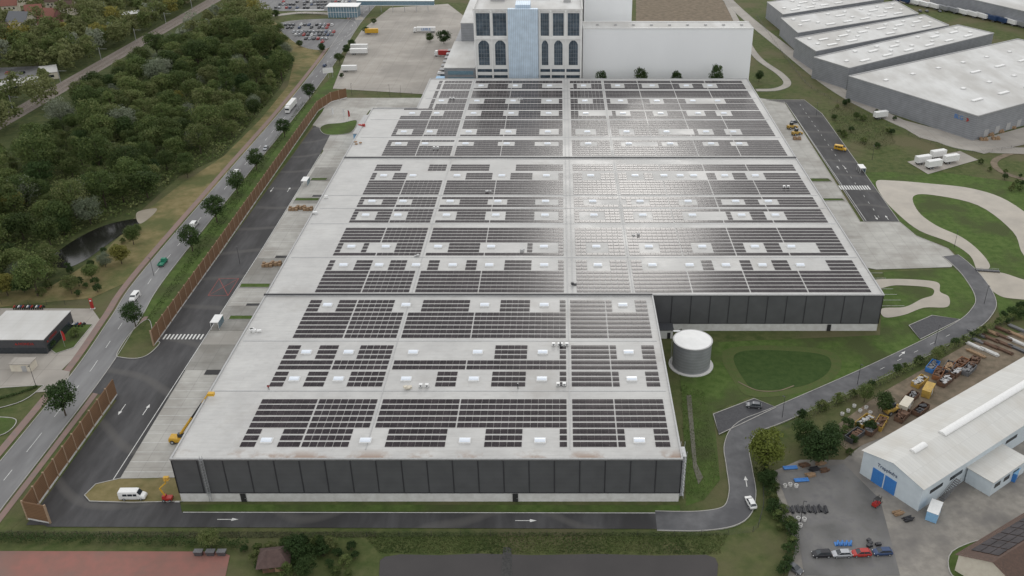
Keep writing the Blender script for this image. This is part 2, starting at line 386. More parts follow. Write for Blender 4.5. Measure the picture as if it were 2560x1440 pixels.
area("upper_apron", [(800, 262), (840, 245), (1060, 245), (1060, 270), (925, 275), (890, 320), (870, 400), (815, 400), (790, 315), (770, 312)], 2, conc)
area("dock_apron", [(-110.8, 169), (-88, 169), (-88, 440), (-112, 440)], 2, conc, world=True)
for ya, yb in ((224, 238), (246, 262), (276, 297), (347, 354), (372, 388)):
    area("dock_slab", [(-110.4, ya), (-92.5, ya), (-92.5, yb), (-110.6, yb)], 3, conc2, world=True)
for ya, yb in ((221.5, 224), (262, 263.5), (297, 299), (354, 356)):
    area("dock_ramp", [(-104, ya), (-88, ya), (-88, yb), (-104, yb)], 4, asph, world=True)
area("traffic_island", [(800, 322), (815, 312), (855, 308), (892, 302), (880, 330), (845, 338), (812, 336)], 5, lawn, smooth=True, kerb=1)
for (a, b_, c, d) in ((571, 790, 636, 800), (598, 710, 672, 720), (735, 496, 795, 503), (775, 446, 815, 452)):
    area("planted_strip", [(a, d), (c, d), (c + 4, b_), (a + 6, b_)], 5, lawn, kerb=1)
area("traffic_island", [(212, 1240), (240, 1212), (300, 1198), (440, 1195), (455, 1255), (330, 1258), (225, 1255)], 6, drygrass, kerb=1)
area("entrance_verge", [(293, 885), (330, 830), (372, 800), (385, 850), (400, 858), (375, 885), (345, 897), (305, 895)], 5, grass, smooth=True, kerb=1)
area("verge_ground", [(250, 958), (285, 985), (75, 1280), (-100, 1440), (-200, 1440), (200, 985)], 1, grass)
area("roadside_verge", [(-136.5, 255), (-126, 238), (-126, 470), (-135, 560), (-138, 480), (-138, 285)], 2, lawn, world=True)
y = 170.5
while y < 430:
    if not (220 < y < 264 or 275 < y < 300 or 345 < y < 357 or 371 < y < 389):
        mk.strip([(-109.5, y), (-92, y)], 0.12, 2 * LZ + MK)
    y += 3.9
mk.strip([(-110.6, 170), (-110.7, 300), (-112.2, 405)], 0.18, 3 * LZ + MK)
for i in range(11):
    x = -123.3 + i * 1.15
    mk.strip([(x, 241), (x, 244)], 0.5, 3 * LZ + MK)
def arrow(b, p, ang, z, L=5.0, w=0.2):
    c, s = math.cos(ang), math.sin(ang)
    def T(x, y): return (p[0] + x * c - y * s, p[1] + x * s + y * c)
    b.strip([T(-L / 2, 0), T(L / 2 - 1.6, 0)], w, z)
    q = [T(L / 2 - 1.6, -.5), T(L / 2, 0), T(L / 2 - 1.6, .5)]
    b.add([(x, y, z) for x, y in q], [(0, 1, 2)])
for px, py, an, z in ((305, 1025, -math.pi / 2, 3), (366, 1025, math.pi / 2, 3), (680, 475, -math.pi / 2, 3), (722, 475, math.pi / 2, 3),
                      (570, 1300, 0, 4), (1315, 1303, 0, 4)):
    arrow(mk, W([(px, py)])[0], an, z * LZ + MK)
rm = B()
q = W([(520, 740), (570, 740), (597, 697), (548, 697)])
for i in range(4): rm.strip([q[i], q[(i + 1) % 4]], 0.16, 3 * LZ + .028)
rm.strip([q[0], q[2]], .16, 3 * LZ + .032); rm.strip([q[1], q[3]], .16, 3 * LZ + .036)
rm.obj("red_marking", redmark, kind="structure")
# right yard
area("dock_apron", W([(1895, 245), (1960, 255), (2150, 555), (2180, 555), (2250, 556), (2290, 590), (2370, 622), (2392, 645), (2378, 668), (2190, 674), (2000, 640), (1900, 400)]), 2, conc, world=True, kerb=1)
area("yard_asphalt", [(1915, 250), (2010, 250), (2055, 285), (2248, 555), (2160, 555), (1965, 258)], 4, asph, kerb=1)
for y in np.arange(262, 480, 3.9):
    if not (318 < y < 345 or 400 < y < 410):
        mk.strip([(101, y), (114, y)], 0.12, 2 * LZ + MK)
area("planted_strip", [(2052, 497), (2105, 497), (2112, 503), (2056, 503)], 5, lawn, kerb=1)
area("planted_strip", [(2012, 447), (2070, 447), (2080, 455), (2018, 455)], 5, lawn, kerb=1)
for i in range(12):
    a = W([(2104 + i * 6.5, 475)])[0]
    mk.strip([a, (a[0], a[1] + 4.5)], 0.6, 4 * LZ + MK)
dash(mk, *W([(2000, 262)])[0], *W([(2200, 548)])[0], .15, 2, 5, 4 * LZ + MK)
mk.strip(W([(1968, 262), (2165, 553)]), .16, 4 * LZ + MK)
for px, py in ((2190, 545), (2217, 545), (2095, 420), (2112, 420)):
    arrow(mk, W([(px, py)])[0], math.pi / 2 * (1 if px % 2 else -1), 4 * LZ + MK, 4)
rp = path("access_road", [(1640, 1303), (1760, 1303), (1835, 1285), (1856, 1235), (1848, 1170), (1842, 1115), (1870, 1070), (1960, 1032), (2200, 925), (2400, 825), (2456, 778), (2462, 742), (2430, 690), (2395, 655), (2375, 640)], 6.2, 5, road2)
dash(mk, *W([(2200, 925)])[0], *W([(2400, 825)])[0], .12, 2, 6, 5 * LZ + MK)
arrow(mk, W([(2255, 886)])[0], .8, 5 * LZ + MK, 4)
arrow(mk, W([(1865, 1205)])[0], 1.5, 5 * LZ + MK, 4)
area("dark_lay_by", [(1783, 1037), (1885, 998), (1940, 1020), (1797, 1088)], 6, mat("lay_by_gravel", (0.045, 0.045, 0.05), (0.07, 0.07, 0.075), 2, 0.8, world=True), kerb=1)
area("dark_lay_by", [(2272, 815), (2330, 790), (2400, 800), (2300, 850)], 6, MATS["lay_by_gravel"], kerb=1)
dash(mk, *W([(458, 1282)])[0], *W([(1680, 1284)])[0], .18, 300, 1, 4 * LZ + MK)
dash(mk, *W([(230, 1254)])[0], *W([(455, 1256)])[0], .3, 1.2, .8, 4 * LZ + MK)
mk.obj("road_marking", white, kind="structure")
# right lawns / basins
area("lawn_ground", [(1705, 985), (1690, 860), (2200, 838), (2210, 680), (2380, 672), (2440, 700), (2455, 770), (2380, 830), (2180, 920), (1950, 1020), (1880, 990), (1780, 1030), (1790, 1090), (1800, 1200), (1760, 1250), (1715, 1265)], 1, lawn)
area("lawn_ground", [(2190, 440), (2350, 430), (2570, 460), (2700, 500), (2700, 800), (2500, 800), (2490, 740), (2440, 680), (2400, 640), (2330, 590), (2250, 545)], 1, lawn)
area("front_lawn", [(450, 1262), (1700, 1264), (1700, 1281), (456, 1279)], 3, lawn)
area("basin_rim", [(1805, 882), (1900, 864), (2060, 874), (2104, 906), (2078, 951), (2003, 982), (1886, 993), (1840, 962)], 2, mat("rim_grass", (0.085, 0.10, 0.038), (0.07, 0.1, 0.032), 0.5, 0.9, world=True, bump=.2, spec=.1), smooth=True)
area("basin_floor", [(1835, 890), (1900, 876), (2045, 885), (2078, 908), (2058, 942), (1995, 968), (1895, 975), (1860, 950)], 3, mat("damp_grass", (0.035, 0.062, 0.018), (0.05, 0.08, 0.024), 0.5, 0.9, world=True, bump=.2, spec=.1), smooth=True)
path("gravel_rim", [(1845, 955), (1870, 968), (1900, 978), (1945, 978), (1985, 965)], 0.35, 4, soil, kerb=False)
area("pond_bank", [(2150, 440), (2230, 430), (2340, 440), (2440, 452), (2560, 490), (2720, 600), (2720, 690), (2600, 710), (2500, 690), (2420, 690), (2395, 640), (2350, 610), (2270, 590), (2215, 545), (2180, 500)], 1, lawn, smooth=True)
area("pond_water", [(2190, 455), (2230, 452), (2330, 460), (2430, 472), (2520, 503), (2620, 580), (2700, 680), (2640, 700), (2560, 640), (2532, 580), (2445, 514), (2330, 488), (2283, 492), (2296, 530), (2340, 564), (2405, 594), (2452, 632), (2475, 668), (2445, 678), (2425, 640), (2375, 607), (2298, 577), (2244, 535), (2207, 495)], 3, muddy, smooth=True)
area("pond_water", [(2440, 684), (2500, 682), (2560, 700), (2640, 720), (2640, 750), (2540, 748), (2490, 735)], 3, muddy, smooth=True)
area("pond_water", [(2180, 702), (2240, 698), (2320, 702), (2348, 710), (2350, 730), (2372, 743), (2368, 768), (2310, 770), (2260, 788), (2212, 794), (2205, 772), (2262, 768), (2304, 748), (2332, 738), (2325, 720), (2240, 714), (2195, 722)], 3, muddy, smooth=True)
area("ditch_water", [(1716, 990), (1728, 988), (1742, 1160), (1758, 1195), (1746, 1212), (1733, 1170)], 3, mat("mud", (0.12, 0.115, 0.085), (0.085, 0.085, 0.055), .5, .7, world=True))
area("reed_bed", [(2060, 270), (2120, 262), (2230, 320), (2250, 365), (2180, 385), (2090, 350)], 2, grass, smooth=True)
area("bare_ground", [(1590, -10), (1800, -10), (1840, 55), (1590, 62)], 2, soil)
path("light_road", [(1760, -60), (1850, 30), (1960, 120), (2080, 215), (2200, 283), (2330, 340), (2440, 372), (2700, 380)], 8, 4, lotc, kerb=True)
area("concrete_yard", [(2200, 285), (2445, 350), (2700, 280), (2700, 330), (2460, 385), (2300, 345)], 3, lotc)
area("concrete_yard", [(2240, 5), (2700, 80), (2700, -60), (2100, -60)], 3, lotc)
path("foot_path", [(1800, -30), (1850, 70), (1890, 140), (1950, 185), (1968, 210), (1940, 224), (1890, 226)], 4, 4, lotc)
path("field_track", [(2700, 430), (2560, 385), (2505, 392), (2485, 412), (2530, 440), (2700, 480)], 3, 3, soil, kerb=False)
area("parcel_apron", [(2268, 405), (2400, 378), (2445, 400), (2320, 436)], 3, lotc)
# bottom
area("embankment_ground", [(-100, 1330), (1830, 1326), (1900, 1300), (1960, 1350), (1990, 1440), (1940, 1600), (-200, 1600)], 1, grass)
area("sports_court", [(-200, 1378), (555, 1380), (575, 1390), (530, 1600), (-300, 1600)], 3, redcourt)
area("retention_water", [(950, 1402), (962, 1393), (1000, 1387), (1100, 1389), (1200, 1385), (1330, 1389), (1500, 1386), (1640, 1390), (1765, 1388), (1788, 1396), (1795, 1412), (1780, 1600), (940, 1600)], 3, greywater, smooth=False)
area("stone_weir", [(1258, 1370), (1278, 1370), (1286, 1600), (1240, 1600)], 5, mat("weir_stone", (.07, .068, .065), (.035, .035, .035), 2, .9, world=True, bump=.2))
area("gravel_yard", [(1935, 1178), (2000, 1150), (2110, 1150), (2170, 1100), (2700, 900), (2700, 1600), (1930, 1600), (1990, 1360), (1950, 1290)], 2, gravel)
area("asphalt_patch", [(1940, 1185), (2110, 1160), (2200, 1250), (2250, 1440), (2010, 1440), (1995, 1330)], 3, mat("old_asphalt", (.14, .137, .138), (.185, .18, .172), .4, .85, world=True, c3=(.115, .113, .11), scale3=.1, spec=.2, detail=9))
area("scrap_yard_ground", [(2070, 1080), (2200, 985), (2420, 860), (2700, 800), (2700, 900), (2165, 1110), (2120, 1130)], 3, soil)
area("lawn_ground", [(2380, 1380), (2480, 1345), (2520, 1370), (2440, 1440), (2380, 1440)], 4, lawn, smooth=True, kerb=1)
area("paved_forecourt", [(-200, 770), (230, 772), (250, 800), (190, 890), (150, 930), (-200, 930)], 2, lotc)
area("lawn_ground", [(140, 812), (232, 812), (185, 870), (140, 885), (120, 870)], 4, lawn, kerb=1)
area("side_road", [(-200, 925), (150, 925), (175, 930), (165, 975), (60, 985), (-200, 985)], 3, lotc)
area("planted_strip", [(-100, 985), (90, 965), (100, 972), (40, 1010), (-100, 1035)], 4, forestfloor, smooth=True, kerb=1)
area("planted_strip", [(-100, 1050), (20, 1045), (40, 1060), (0, 1090), (-100, 1100)], 4, lawn, smooth=True, kerb=1)
area("logistics_lot", [(905, 75), (975, 20), (1120, 10), (1185, 60), (1185, 215), (1060, 236), (832, 222), (868, 130)], 3, lotc)
lm = B()
for a in (((890, 213), (1000, 60)), ((925, 213), (1030, 60)), ((1050, 130), (1075, 95))): lm.strip(W(a), .15, 3 * LZ + MK)
for i in range(12): lm.strip(W([(1085, 150 + i * 6), (1130, 150 + i * 6)]), .12, 3 * LZ + MK)
lm.obj("road_marking", kerbm, kind="structure")
area("car_park_ground", [(700, 58), (860, 48), (890, 70), (840, 110), (795, 125), (740, 108)], 3, road, smooth=True, kerb=1)
area("car_park_ground", [(640, 20), (670, -40), (940, -40), (900, 22), (870, 28), (700, 28)], 3, road, kerb=1)
path("side_road", [(610, 20), (660, 40), (760, 32), (880, 40), (900, 50)], 6, 4, lotc)
# railway
b = B(); t = B()
ra, rb = P(-300, 480), P(640, -60)
b.strip([(ra.x, ra.y), (rb.x, rb.y)], 12, 3 * LZ); b.obj("railway_bed", ballast, kind="structure")
d = (rb - ra).normalized(); nn = Vector((-d.y, d.x, 0))
for o in (-3, -1.56, 1.56, 3):
    a, c = ra + nn * o, rb + nn * o
    t.strip([(a.x, a.y), (c.x, c.y)], .14, 3 * LZ, h=.16)
t.obj("railway_track", mat("rail_steel", (.3, .25, .21), (.2, .15, .12), 1, .4, metal=.5), kind="structure")
for i in range(9):
    q_ = ra + (rb - ra) * (.12 + i * .1) + nn * 5
    r = thing("catenary_mast", "grey catenary mast beside the railway track", "mast", (q_.x, q_.y, 0), math.atan2(nn.y, nn.x), "catenary masts along the railway")
    B().box(0, 0, 4, .3, .3, 8).obj("pole", metal, r); B().box(-2.5, 0, 7.2, 5, .12, .12).obj("arm", metal, r)
area("woodland_pond", [(120, 655), (180, 605), (260, 565), (340, 548), (345, 562), (300, 590), (255, 622), (215, 650), (165, 670)], 3, darkwater, smooth=True)
area("woodland_pond", [(340, 540), (350, 528), (392, 522), (378, 542), (350, 560)], 3, muddy, smooth=True)

# ---------------------------------------------------------------- main halls
RZ = 13.0; PLZ = 2.7
def fbox(b, x0, x1, y0, y1, z0, z1, mi=0):
    return b.box((x0 + x1) / 2, (y0 + y1) / 2, (z0 + z1) / 2, x1 - x0, y1 - y0, z1 - z0, 0, mi)
skyl_curb = B(); fbox(skyl_curb, -1.4, 1.4, -.95, .95, 0, .35)
skyl_curb = skyl_curb.mesh("skylight", whitep)
dm = B()
rings = []
for i in range(9):
    a = math.pi * i / 8; yy = -.8 * math.cos(a); zz = .35 + .4 * math.sin(a)
    rings.append((yy, zz))
vs = [(-1.25, y_, z_) for y_, z_ in rings] + [(1.25, y_, z_) for y_, z_ in rings]
dm.add(vs, [(i, i + 1, 10 + i, 9 + i) for i in range(8)] + [tuple(range(9))[::-1], tuple(range(9, 18))])
dm = dm.mesh("dome", domem)
def hall(label, foot, cuts, sky):
    root = thing("warehouse_hall", label, "warehouse")
    B().sides(foot, PLZ, RZ - .15).obj("wall", clad, root)
    B().sides([(x + (.08 if x < 0 else -.08), y_ + .08) for x, y_ in foot], 0, PLZ).obj("plinth", plinthm, root)
    r = B(); r.poly(foot, RZ - .1); r.obj("roof", roofm, root)
    pb = B(); pts = foot + [foot[0]]
    for i in range(len(foot)):
        a, c = Vector(pts[i]), Vector(pts[i + 1]); d = (c - a).normalized()
        a2 = a + d * .2; c2 = c - d * .2
        pb.strip([(a2.x, a2.y), (c2.x, c2.y)], .4, RZ - .18, h=.42)
    for p in foot: pb.box(p[0], p[1], RZ + .03, .42, .42, .44)
    pb.obj("parapet", lightmetal, root)
    tb = B()
    for (x0, y0, x1, y1) in cuts:
        Ln = math.hypot(x1 - x0, y1 - y0); n = round(Ln / 6); ang = math.atan2(y1 - y0, x1 - x0)
        nx, ny = math.sin(ang), -math.cos(ang)
        for i in range(n + 1):
            t_ = i / n
            tb.box(x0 + (x1 - x0) * t_ + nx * .05, y0 + (y1 - y0) * t_ + ny * .05, (PLZ + RZ) / 2 - .1, .22, .12, RZ - PLZ - .3, ang)
        for zz in (PLZ + .1, RZ - .3):
            tb.box((x0 + x1) / 2 + nx * .06, (y0 + y1) / 2 + ny * .06, zz, Ln, .13, .2, ang)
    tb.obj("cladding_trim", darkm, root)
    for x, y_ in sky:
        o = bpy.data.objects.new("skylight", skyl_curb); col.objects.link(o); o.location = (x, y_, RZ - .1); o.parent = root
        q = bpy.data.objects.new("dome", dm); col.objects.link(q); q.parent = o
    return root
X0, X1, X2 = -90.8, 28.5, 100.0
colA = [-70.3, -46.6, -22.8, -4.8, 19]; colB = [-70.3, -58.6, -40.7, -22.8, -4.8, 19]
colC = [-71.2, -59.4, -41.6, -23.5, -5.5, 12.4, 30.3, 48.5, 66.5, 78.9]
colD = [-71, -59.3, -47.2, -35.2, -23.2, -5.2, 12.4, 30.3, 42.5, 54.4, 66.4, 78.8]
skyF = [(x, 174.3) for x in colA] + [(x, 200.3) for x in colB] + [(x, 213.4) for x in colB] + [(x, 239.8) for x in colA]
skyM = [(x, 266.2) for x in colD] + [(x, 280) for x in colC] + [(x, 306.2) for x in colC] + [(x, 319) for x in colC] + [(x, 345.2) for x in colC + [42, 54]]
skyB = [(x, y_) for y_ in (383, 399, 426) for x in colC] + [(x, y_) for y_ in (446, 472.7) for x in colC if x > -62 and not (y_ > 450 and x < -55)]
h1 = hall("long dark grey clad warehouse hall with white concrete plinth", [(X0, 167.5), (X1, 167.5), (X1, 245.6), (X0, 245.6)], [(X0, 167.5, X1, 167.5), (X1, 167.5, X1, 245.6), (X0, 245.6, X0, 167.5)], skyF)
h2 = hall("wide dark grey clad hall covered with solar panels", [(X0, 246.2), (X2, 246.2), (X2, 365.2), (X0 - .8, 365.2)], [(X1 + .3, 246.2, X2, 246.2), (X2, 246.2, X2, 365.2)], skyM)
h3 = hall("rear warehouse hall with stepped pale roof", [(X0 - .8, 365.8), (X2, 365.8), (X2 + 1, 486), (-70, 486), (-70, 434), (X0 - 1, 434)], [(X2, 365.8, X2 + 1, 486)], skyB)
for par, ys in ((h1, 245.9), (h2, 365.5)):
    bb = B(); fbox(bb, X0 - .5, X2 if par is h2 else X1, ys - .28, ys + .28, RZ - .1, RZ + .55)
    bb.obj("fire_wall_coping", darkm, par)
for par, ya, yb in ((h2, 247, 365), (h3, 366.5, 485)):
    for xa in (2.2, 3.8):
        bb = B(); fbox(bb, xa, xa + .2, ya, yb, RZ - .09, RZ + .1); bb.obj("expansion_joint", lightmetal, par)
for par, ya, yb, xs in ((h1, 171, 244, (-46.0, 2.4)), (h2, 248, 364, (-46.0, 22.7)), (h3, 368, 484, (-46, 22.7))):
    for x in xs:
        bb = B(); fbox(bb, x - .1, x + .1, ya, yb, RZ - .09, RZ + .02); bb.obj("cable_tray", lightmetal, par)
for par, y1s in ((h1, (195, 219.5)), (h2, (272, 299, 312.9, 325.2)), (h3, (392, 417, 451, 464))):
    for y_ in y1s:
        bb = B(); fbox(bb, X0 + 1 if y_ < 434 else -68, X1 - 1 if par is h1 else X2 - 1, y_ - .06, y_ + .06, RZ - .09, RZ)
        bb.obj("lightning_conductor", metal, par)
for x in (W([(613, 1250)])[0][0], W([(1289, 1250)])[0][0]):
    dd = B(); fbox(dd, x - .65, x + .65, 167.38, 167.5, .1, 2.5); o = dd.obj("door", black, h1)
    hh = B(); fbox(hh, x + .35, x + .5, 167.3, 167.38, 1.1, 1.2); hh.obj("handle", metal, o)
dd = B(); x = W([(2070, 826)])[0][0]; fbox(dd, x - .6, x + .6, 246.0, 246.12, .1, 2.4); dd.obj("door", black, h2)
ld = B(); lx = -83.5
for s_ in (-.3, .3): fbox(ld, lx + s_ - .04, lx + s_ + .04, 167.0, 167.1, .5, 14.2)
for i in range(40): fbox(ld, lx - .3, lx + .3, 167.03, 167.07, .6 + i * .33, .64 + i * .33)
for i in range(14):
    z_ = 3 + i * .8
    for k in range(8):
        a0, a1 = math.pi + math.pi * k / 8, math.pi + math.pi * (k + 1) / 8
        ld.cyl((lx + .45 * math.cos(a0), 167 + .7 * math.sin(a0), z_), (lx + .45 * math.cos(a1), 167 + .7 * math.sin(a1), z_), .035, n=4)
for k in (2, 4, 6):
    a0 = math.pi + math.pi * k / 8
    ld.cyl((lx + .45 * math.cos(a0), 167 + .7 * math.sin(a0), 3), (lx + .45 * math.cos(a0), 167 + .7 * math.sin(a0), 13.6), .03, n=4)
ld.obj("ladder", metal, h1)
st = B()
for i in range(14):
    fbox(st, X1 + .2, X1 + 1.2, 168.5 + (i % 2) * .3, 172.5, .9 + i * .9, .97 + i * .9)
for xx in (X1 + .25, X1 + 1.2):
    for yy in (168.6, 172.4): fbox(st, xx - .05, xx + .05, yy - .05, yy + .05, 0, 14.2)
st.obj("escape_stair", metal, h1)
# ---------------------------------------------------------------- solar panels
rowsF = [173, 175.5, 178, 180.5, 183, 185.5, 188, 190.4, 198, 200.5, 203, 206, 208.5, 211.2, 213.7, 216.2] + [222.1 + 2.48 * i for i in range(6)] + [237.1, 239.6, 242.1]
rowsM = [249 + 2.48 * i for i in range(6)] + [264, 266.5, 269, 274.5, 277, 279.5, 282] + [284.6 + 2.48 * i for i in range(5)] + [301, 303.5, 306, 308.5, 311, 315, 317.5, 320, 322.5] + [327 + 2.48 * i for i in range(6)] + [342.5, 345, 347.5, 352, 354.5, 357]
rowsB = [369.6, 372.1, 374.6, 377.1, 379.6, 382.1, 384.6, 387.1, 394.5, 397, 399.5, 402, 404.8, 407.3, 409.8, 412.3, 414.8, 419, 421.5, 424, 426.5, 429, 433, 435.5, 438, 440.5, 443.5, 446, 448.5, 453, 455.5, 458, 460.5, 463, 468, 470.5, 473, 475.5, 479, 481.5]
allsky = skyF + skyM + skyB
units = []
PWID = 1.72
gm = [(-46.9, -45.1), (1.2, 5.2), (22, 23.4), (-62, -61.6), (-25.6, -25.3), (41, 41.4), (59, 59.4), (77, 77.4)]
for rows, xe, gaps, kind in ((rowsF, 26.3, [(-46.6, -45.3), (1.7, 3.1), (-62, -61.6), (-25.6, -25.3), (13.6, 13.9)], 'F'), (rowsM, 96.8, gm, 'M'), (rowsB, 97.2, gm, 'B')):
    for y_ in rows:
        xs = -76.2 if y_ < 434 else -64.5
        near = [s_ for s_ in allsky if abs(s_[1] - y_) < (3.75 if kind == 'F' else 3.2)]
        edges = [xs] + [g_ for q_ in sorted(gaps) for g_ in q_ if g_ > xs] + [xe]
        blocks = [(edges[i], edges[i + 1]) for i in range(0, len(edges) - 1, 2)]
        for (ba, bb2) in blocks:
            nfit = int((bb2 - ba + .25) / PWID)
            wd = (bb2 - ba) / max(nfit, 1)
            if wd > PWID * 1.12: wd = PWID
            for k in range(nfit):
                c = ba + wd * (k + .5); ok = True
                for sx, sy in near:
                    hw = 3.0 if sx < -50 else 4.1
                    if abs(c - sx) < hw + .1: ok = False
                if near and ok:
                    hsh = (int((c + 200) / 9.0) * 7919 + int(near[0][1]) * 104729) % 100
                    if kind == 'F' and 209 < y_ < 217 and -37 < c < -28: ok = False
                    if kind == 'F' and 197 < y_ < 204 and -37 < c < -33: ok = False
                    if kind != 'F' and hsh < 12: ok = False
                if kind == 'M' and y_ > 351.5 and c < 0 and int((c + 90) / 12) % 3 == 2: ok = False
                if ok: units.append((c, y_))
units.sort(key=lambda q_: q_[1])
def unit_geo(b, x, y_, z):
    w, dep, rise = 1.715, .90, .008
    for sg in (-1, 1):
        yo = y_ + sg * .455
        za, zb_ = (z + .1, z + .1 + rise) if sg < 0 else (z + .1 + rise, z + .1)
        y0, y1 = yo - dep / 2, yo + dep / 2
        b.add([(x - w / 2, y0, za), (x + w / 2, y0, za), (x + w / 2, y1, zb_), (x - w / 2, y1, zb_)], [(0, 1, 2, 3)], 1)
        e = .016
        b.add([(x - w / 2 + e, y0 + e, za + .012), (x - e / 2, y0 + e, za + .012), (x - e / 2, y1 - e, zb_ + .012), (x - w / 2 + e, y1 - e, zb_ + .012)], [(0, 1, 2, 3)], 0)
        b.add([(x + e / 2, y0 + e, za + .012), (x + w / 2 - e, y0 + e, za + .012), (x + w / 2 - e, y1 - e, zb_ + .012), (x + e / 2, y1 - e, zb_ + .012)], [(0, 1, 2, 3)], 0)
    for sg in (-1, 1):
        xx = x + sg * w / 2
        b.add([(xx, y_ - .905, z), (xx, y_ + .905, z), (xx, y_ + .905, z + .1), (xx, y_, z + .1 + rise), (xx, y_ - .905, z + .1)], [(0, 1, 2, 3, 4)], 1)
    b.add([(x - w / 2, y_ - .905, z), (x + w / 2, y_ - .905, z), (x + w / 2, y_ - .905, z + .1), (x - w / 2, y_ - .905, z + .1)], [(0, 1, 2, 3)], 1)
ub = B(); unit_geo(ub, 0, 0, 0); um = ub.mesh("solar_panel", [pv, pvframe])
for (x, y_) in units[:300]:
    o = bpy.data.objects.new("solar_panel", um); col.objects.link(o); o.location = (x, y_, RZ - .09)
    o["label"] = "dark framed solar panel pair lying on the flat roof"; o["category"] = "solar panel"; o["group"] = "solar panels on the warehouse roof"
ub = B()
for (x, y_) in units[300:]: unit_geo(ub, x, y_, RZ - .09)
ub.obj("solar_panel_array", [pv, pvframe], label="rows of dark solar panels covering the pale roof", category="solar panels", kind="stuff")
def hvac(px, py):
    p = P(px, py, RZ)
    r = thing("ventilation_unit", "small grey ventilation unit with feet on the flat roof", "ventilation unit", (p.x, p.y, RZ - .1), 0, "ventilation units on the roof")
    b_ = B()
    for i in (-.8, .8): b_.box(i, 0, .75, .9, .8, .75)
    b_.obj("housing", whitep, r)
    for i in (-.8, .8): B().cyl((i, -.41, .75), (i, -.44, .75), .25, n=14).obj("fan_grille", midm, r)
    b_ = B()
    for i in (-1.2, 1.2):
        for j in (-.4, .4): b_.box(i, j, .18, .07, .07, .36)
    b_.box(0, .4, .34, 2.6, .07, .05); b_.box(0, -.4, .34, 2.6, .07, .05); b_.obj("stand", metal, r)
for q in ((1391, 865), (1410, 865), (1060, 968), (1403, 965), (1130, 248), (1300, 250), (1090, 372), (1965, 470)): hvac(*q)
def roof_stack(px, py, n, m, label, name="material_stack", z=RZ - .1):
    p = P(px, py, z); b_ = B()
    for i in range(n):
        b_.box(random.uniform(-1.2, 1.2), random.uniform(-.6, .6), .25 + .3 * (i % 3), random.uniform(.8, 1.3), random.uniform(.6, 1), .45, random.random())
    b_.obj(name, m, loc=p, label=label, category="building materials")
roof_stack(640, 828, 6, whitep, "white bags and boxes stacked on the roof")
roof_stack(790, 535, 4, whitep, "white sheets stacked near the roof edge")
roof_stack(905, 315, 5, redp, "red packages stored on the pale roof")
roof_stack(820, 495, 3, whitep, "white boxes stacked near the roof edge")
roof_stack(1022, 972, 3, creamp, "pale boards stacked beside roof panels")
roof_stack(895, 360, 3, woodm, "wooden crates stacked on the roof")
roof_stack(1440, 712, 3, darkm, "dark cable drums stacked on the roof")
for p in ((1220, 480), (1040, 640), (1590, 590), (1300, 630)): roof_stack(*p, 2, lightmetal, "small grey mounting parts lying between panels")
# ---------------------------------------------------------------- people
def person(loc, jacket, label, rot=0):
    jt = [(0, 0, .95), (0, 0, 1.25), (0, 0, 1.45), (0, .02, 1.56), (0, .03, 1.68), (0, .03, 1.78),
          (.2, 0, 1.42), (.3, .02, 1.15), (.3, .14, .92), (-.2, 0, 1.42), (-.3, .02, 1.15), (-.3, .14, .92),
          (.1, 0, .9), (.13, .03, .5), (.14, 0, .08), (.14, .14, .04), (-.1, 0, .9), (-.13, .03, .5), (-.14, 0, .08), (-.14, .14, .04)]
    ed = [(0, 1), (1, 2), (2, 3), (3, 4), (4, 5), (2, 6), (6, 7), (7, 8), (2, 9), (9, 10), (10, 11), (0, 12), (12, 13), (13, 14), (14, 15), (0, 16), (16, 17), (17, 18), (18, 19)]
    rr = [.15, .15, .16, .06, .1, .09, .075, .055, .04, .075, .055, .04, .1, .07, .05, .045, .1, .07, .05, .045]
    me = bpy.data.meshes.new("person"); me.from_pydata(jt, ed, [])
    o = bpy.data.objects.new("person", me); col.objects.link(o); o.location = loc; o.rotation_euler = (0, 0, rot)
    md = o.modifiers.new("Skin", 'SKIN')
    for i, s_ in enumerate(me.skin_vertices[0].data): s_.radius = (rr[i], rr[i]); s_.use_root = i == 0
    o.modifiers.new("Sub", 'SUBSURF').levels = 1
    me.materials.append(blackp)
    c = B()
    c.loft([[(.19 * s1 * math.cos(a), .13 * s1 * math.sin(a), z_) for a in [2 * math.pi * k / 10 for k in range(10)]] for z_, s1 in ((.88, 1), (1.1, .98), (1.35, 1.12), (1.47, .8))])
    for sg in (-1, 1):
        c.cyl((sg * .2, 0, 1.43), (sg * .31, .02, 1.15), .1, .08, 8); c.cyl((sg * .31, .02, 1.15), (sg * .3, .14, .96), .08, .06, 8)
    c.obj("jacket", jacket, o)
    c = B()
    c.loft([[(.12 * r_ * math.cos(a), .03 + .13 * r_ * math.sin(a), z_) for a in [2 * math.pi * k / 10 for k in range(10)]] for z_, r_ in ((1.72, 1.05), (1.78, 1.0), (1.84, .7), (1.87, .2))])
    c.obj("helmet", whitep, o)
    o["label"] = label; o["category"] = "person"
person(P(672, 975, RZ - .1), redp, "worker in red jacket standing on the flat roof")
person(P(1295, 972, RZ - .1), blackp, "worker in dark clothes standing between solar panels", 2)

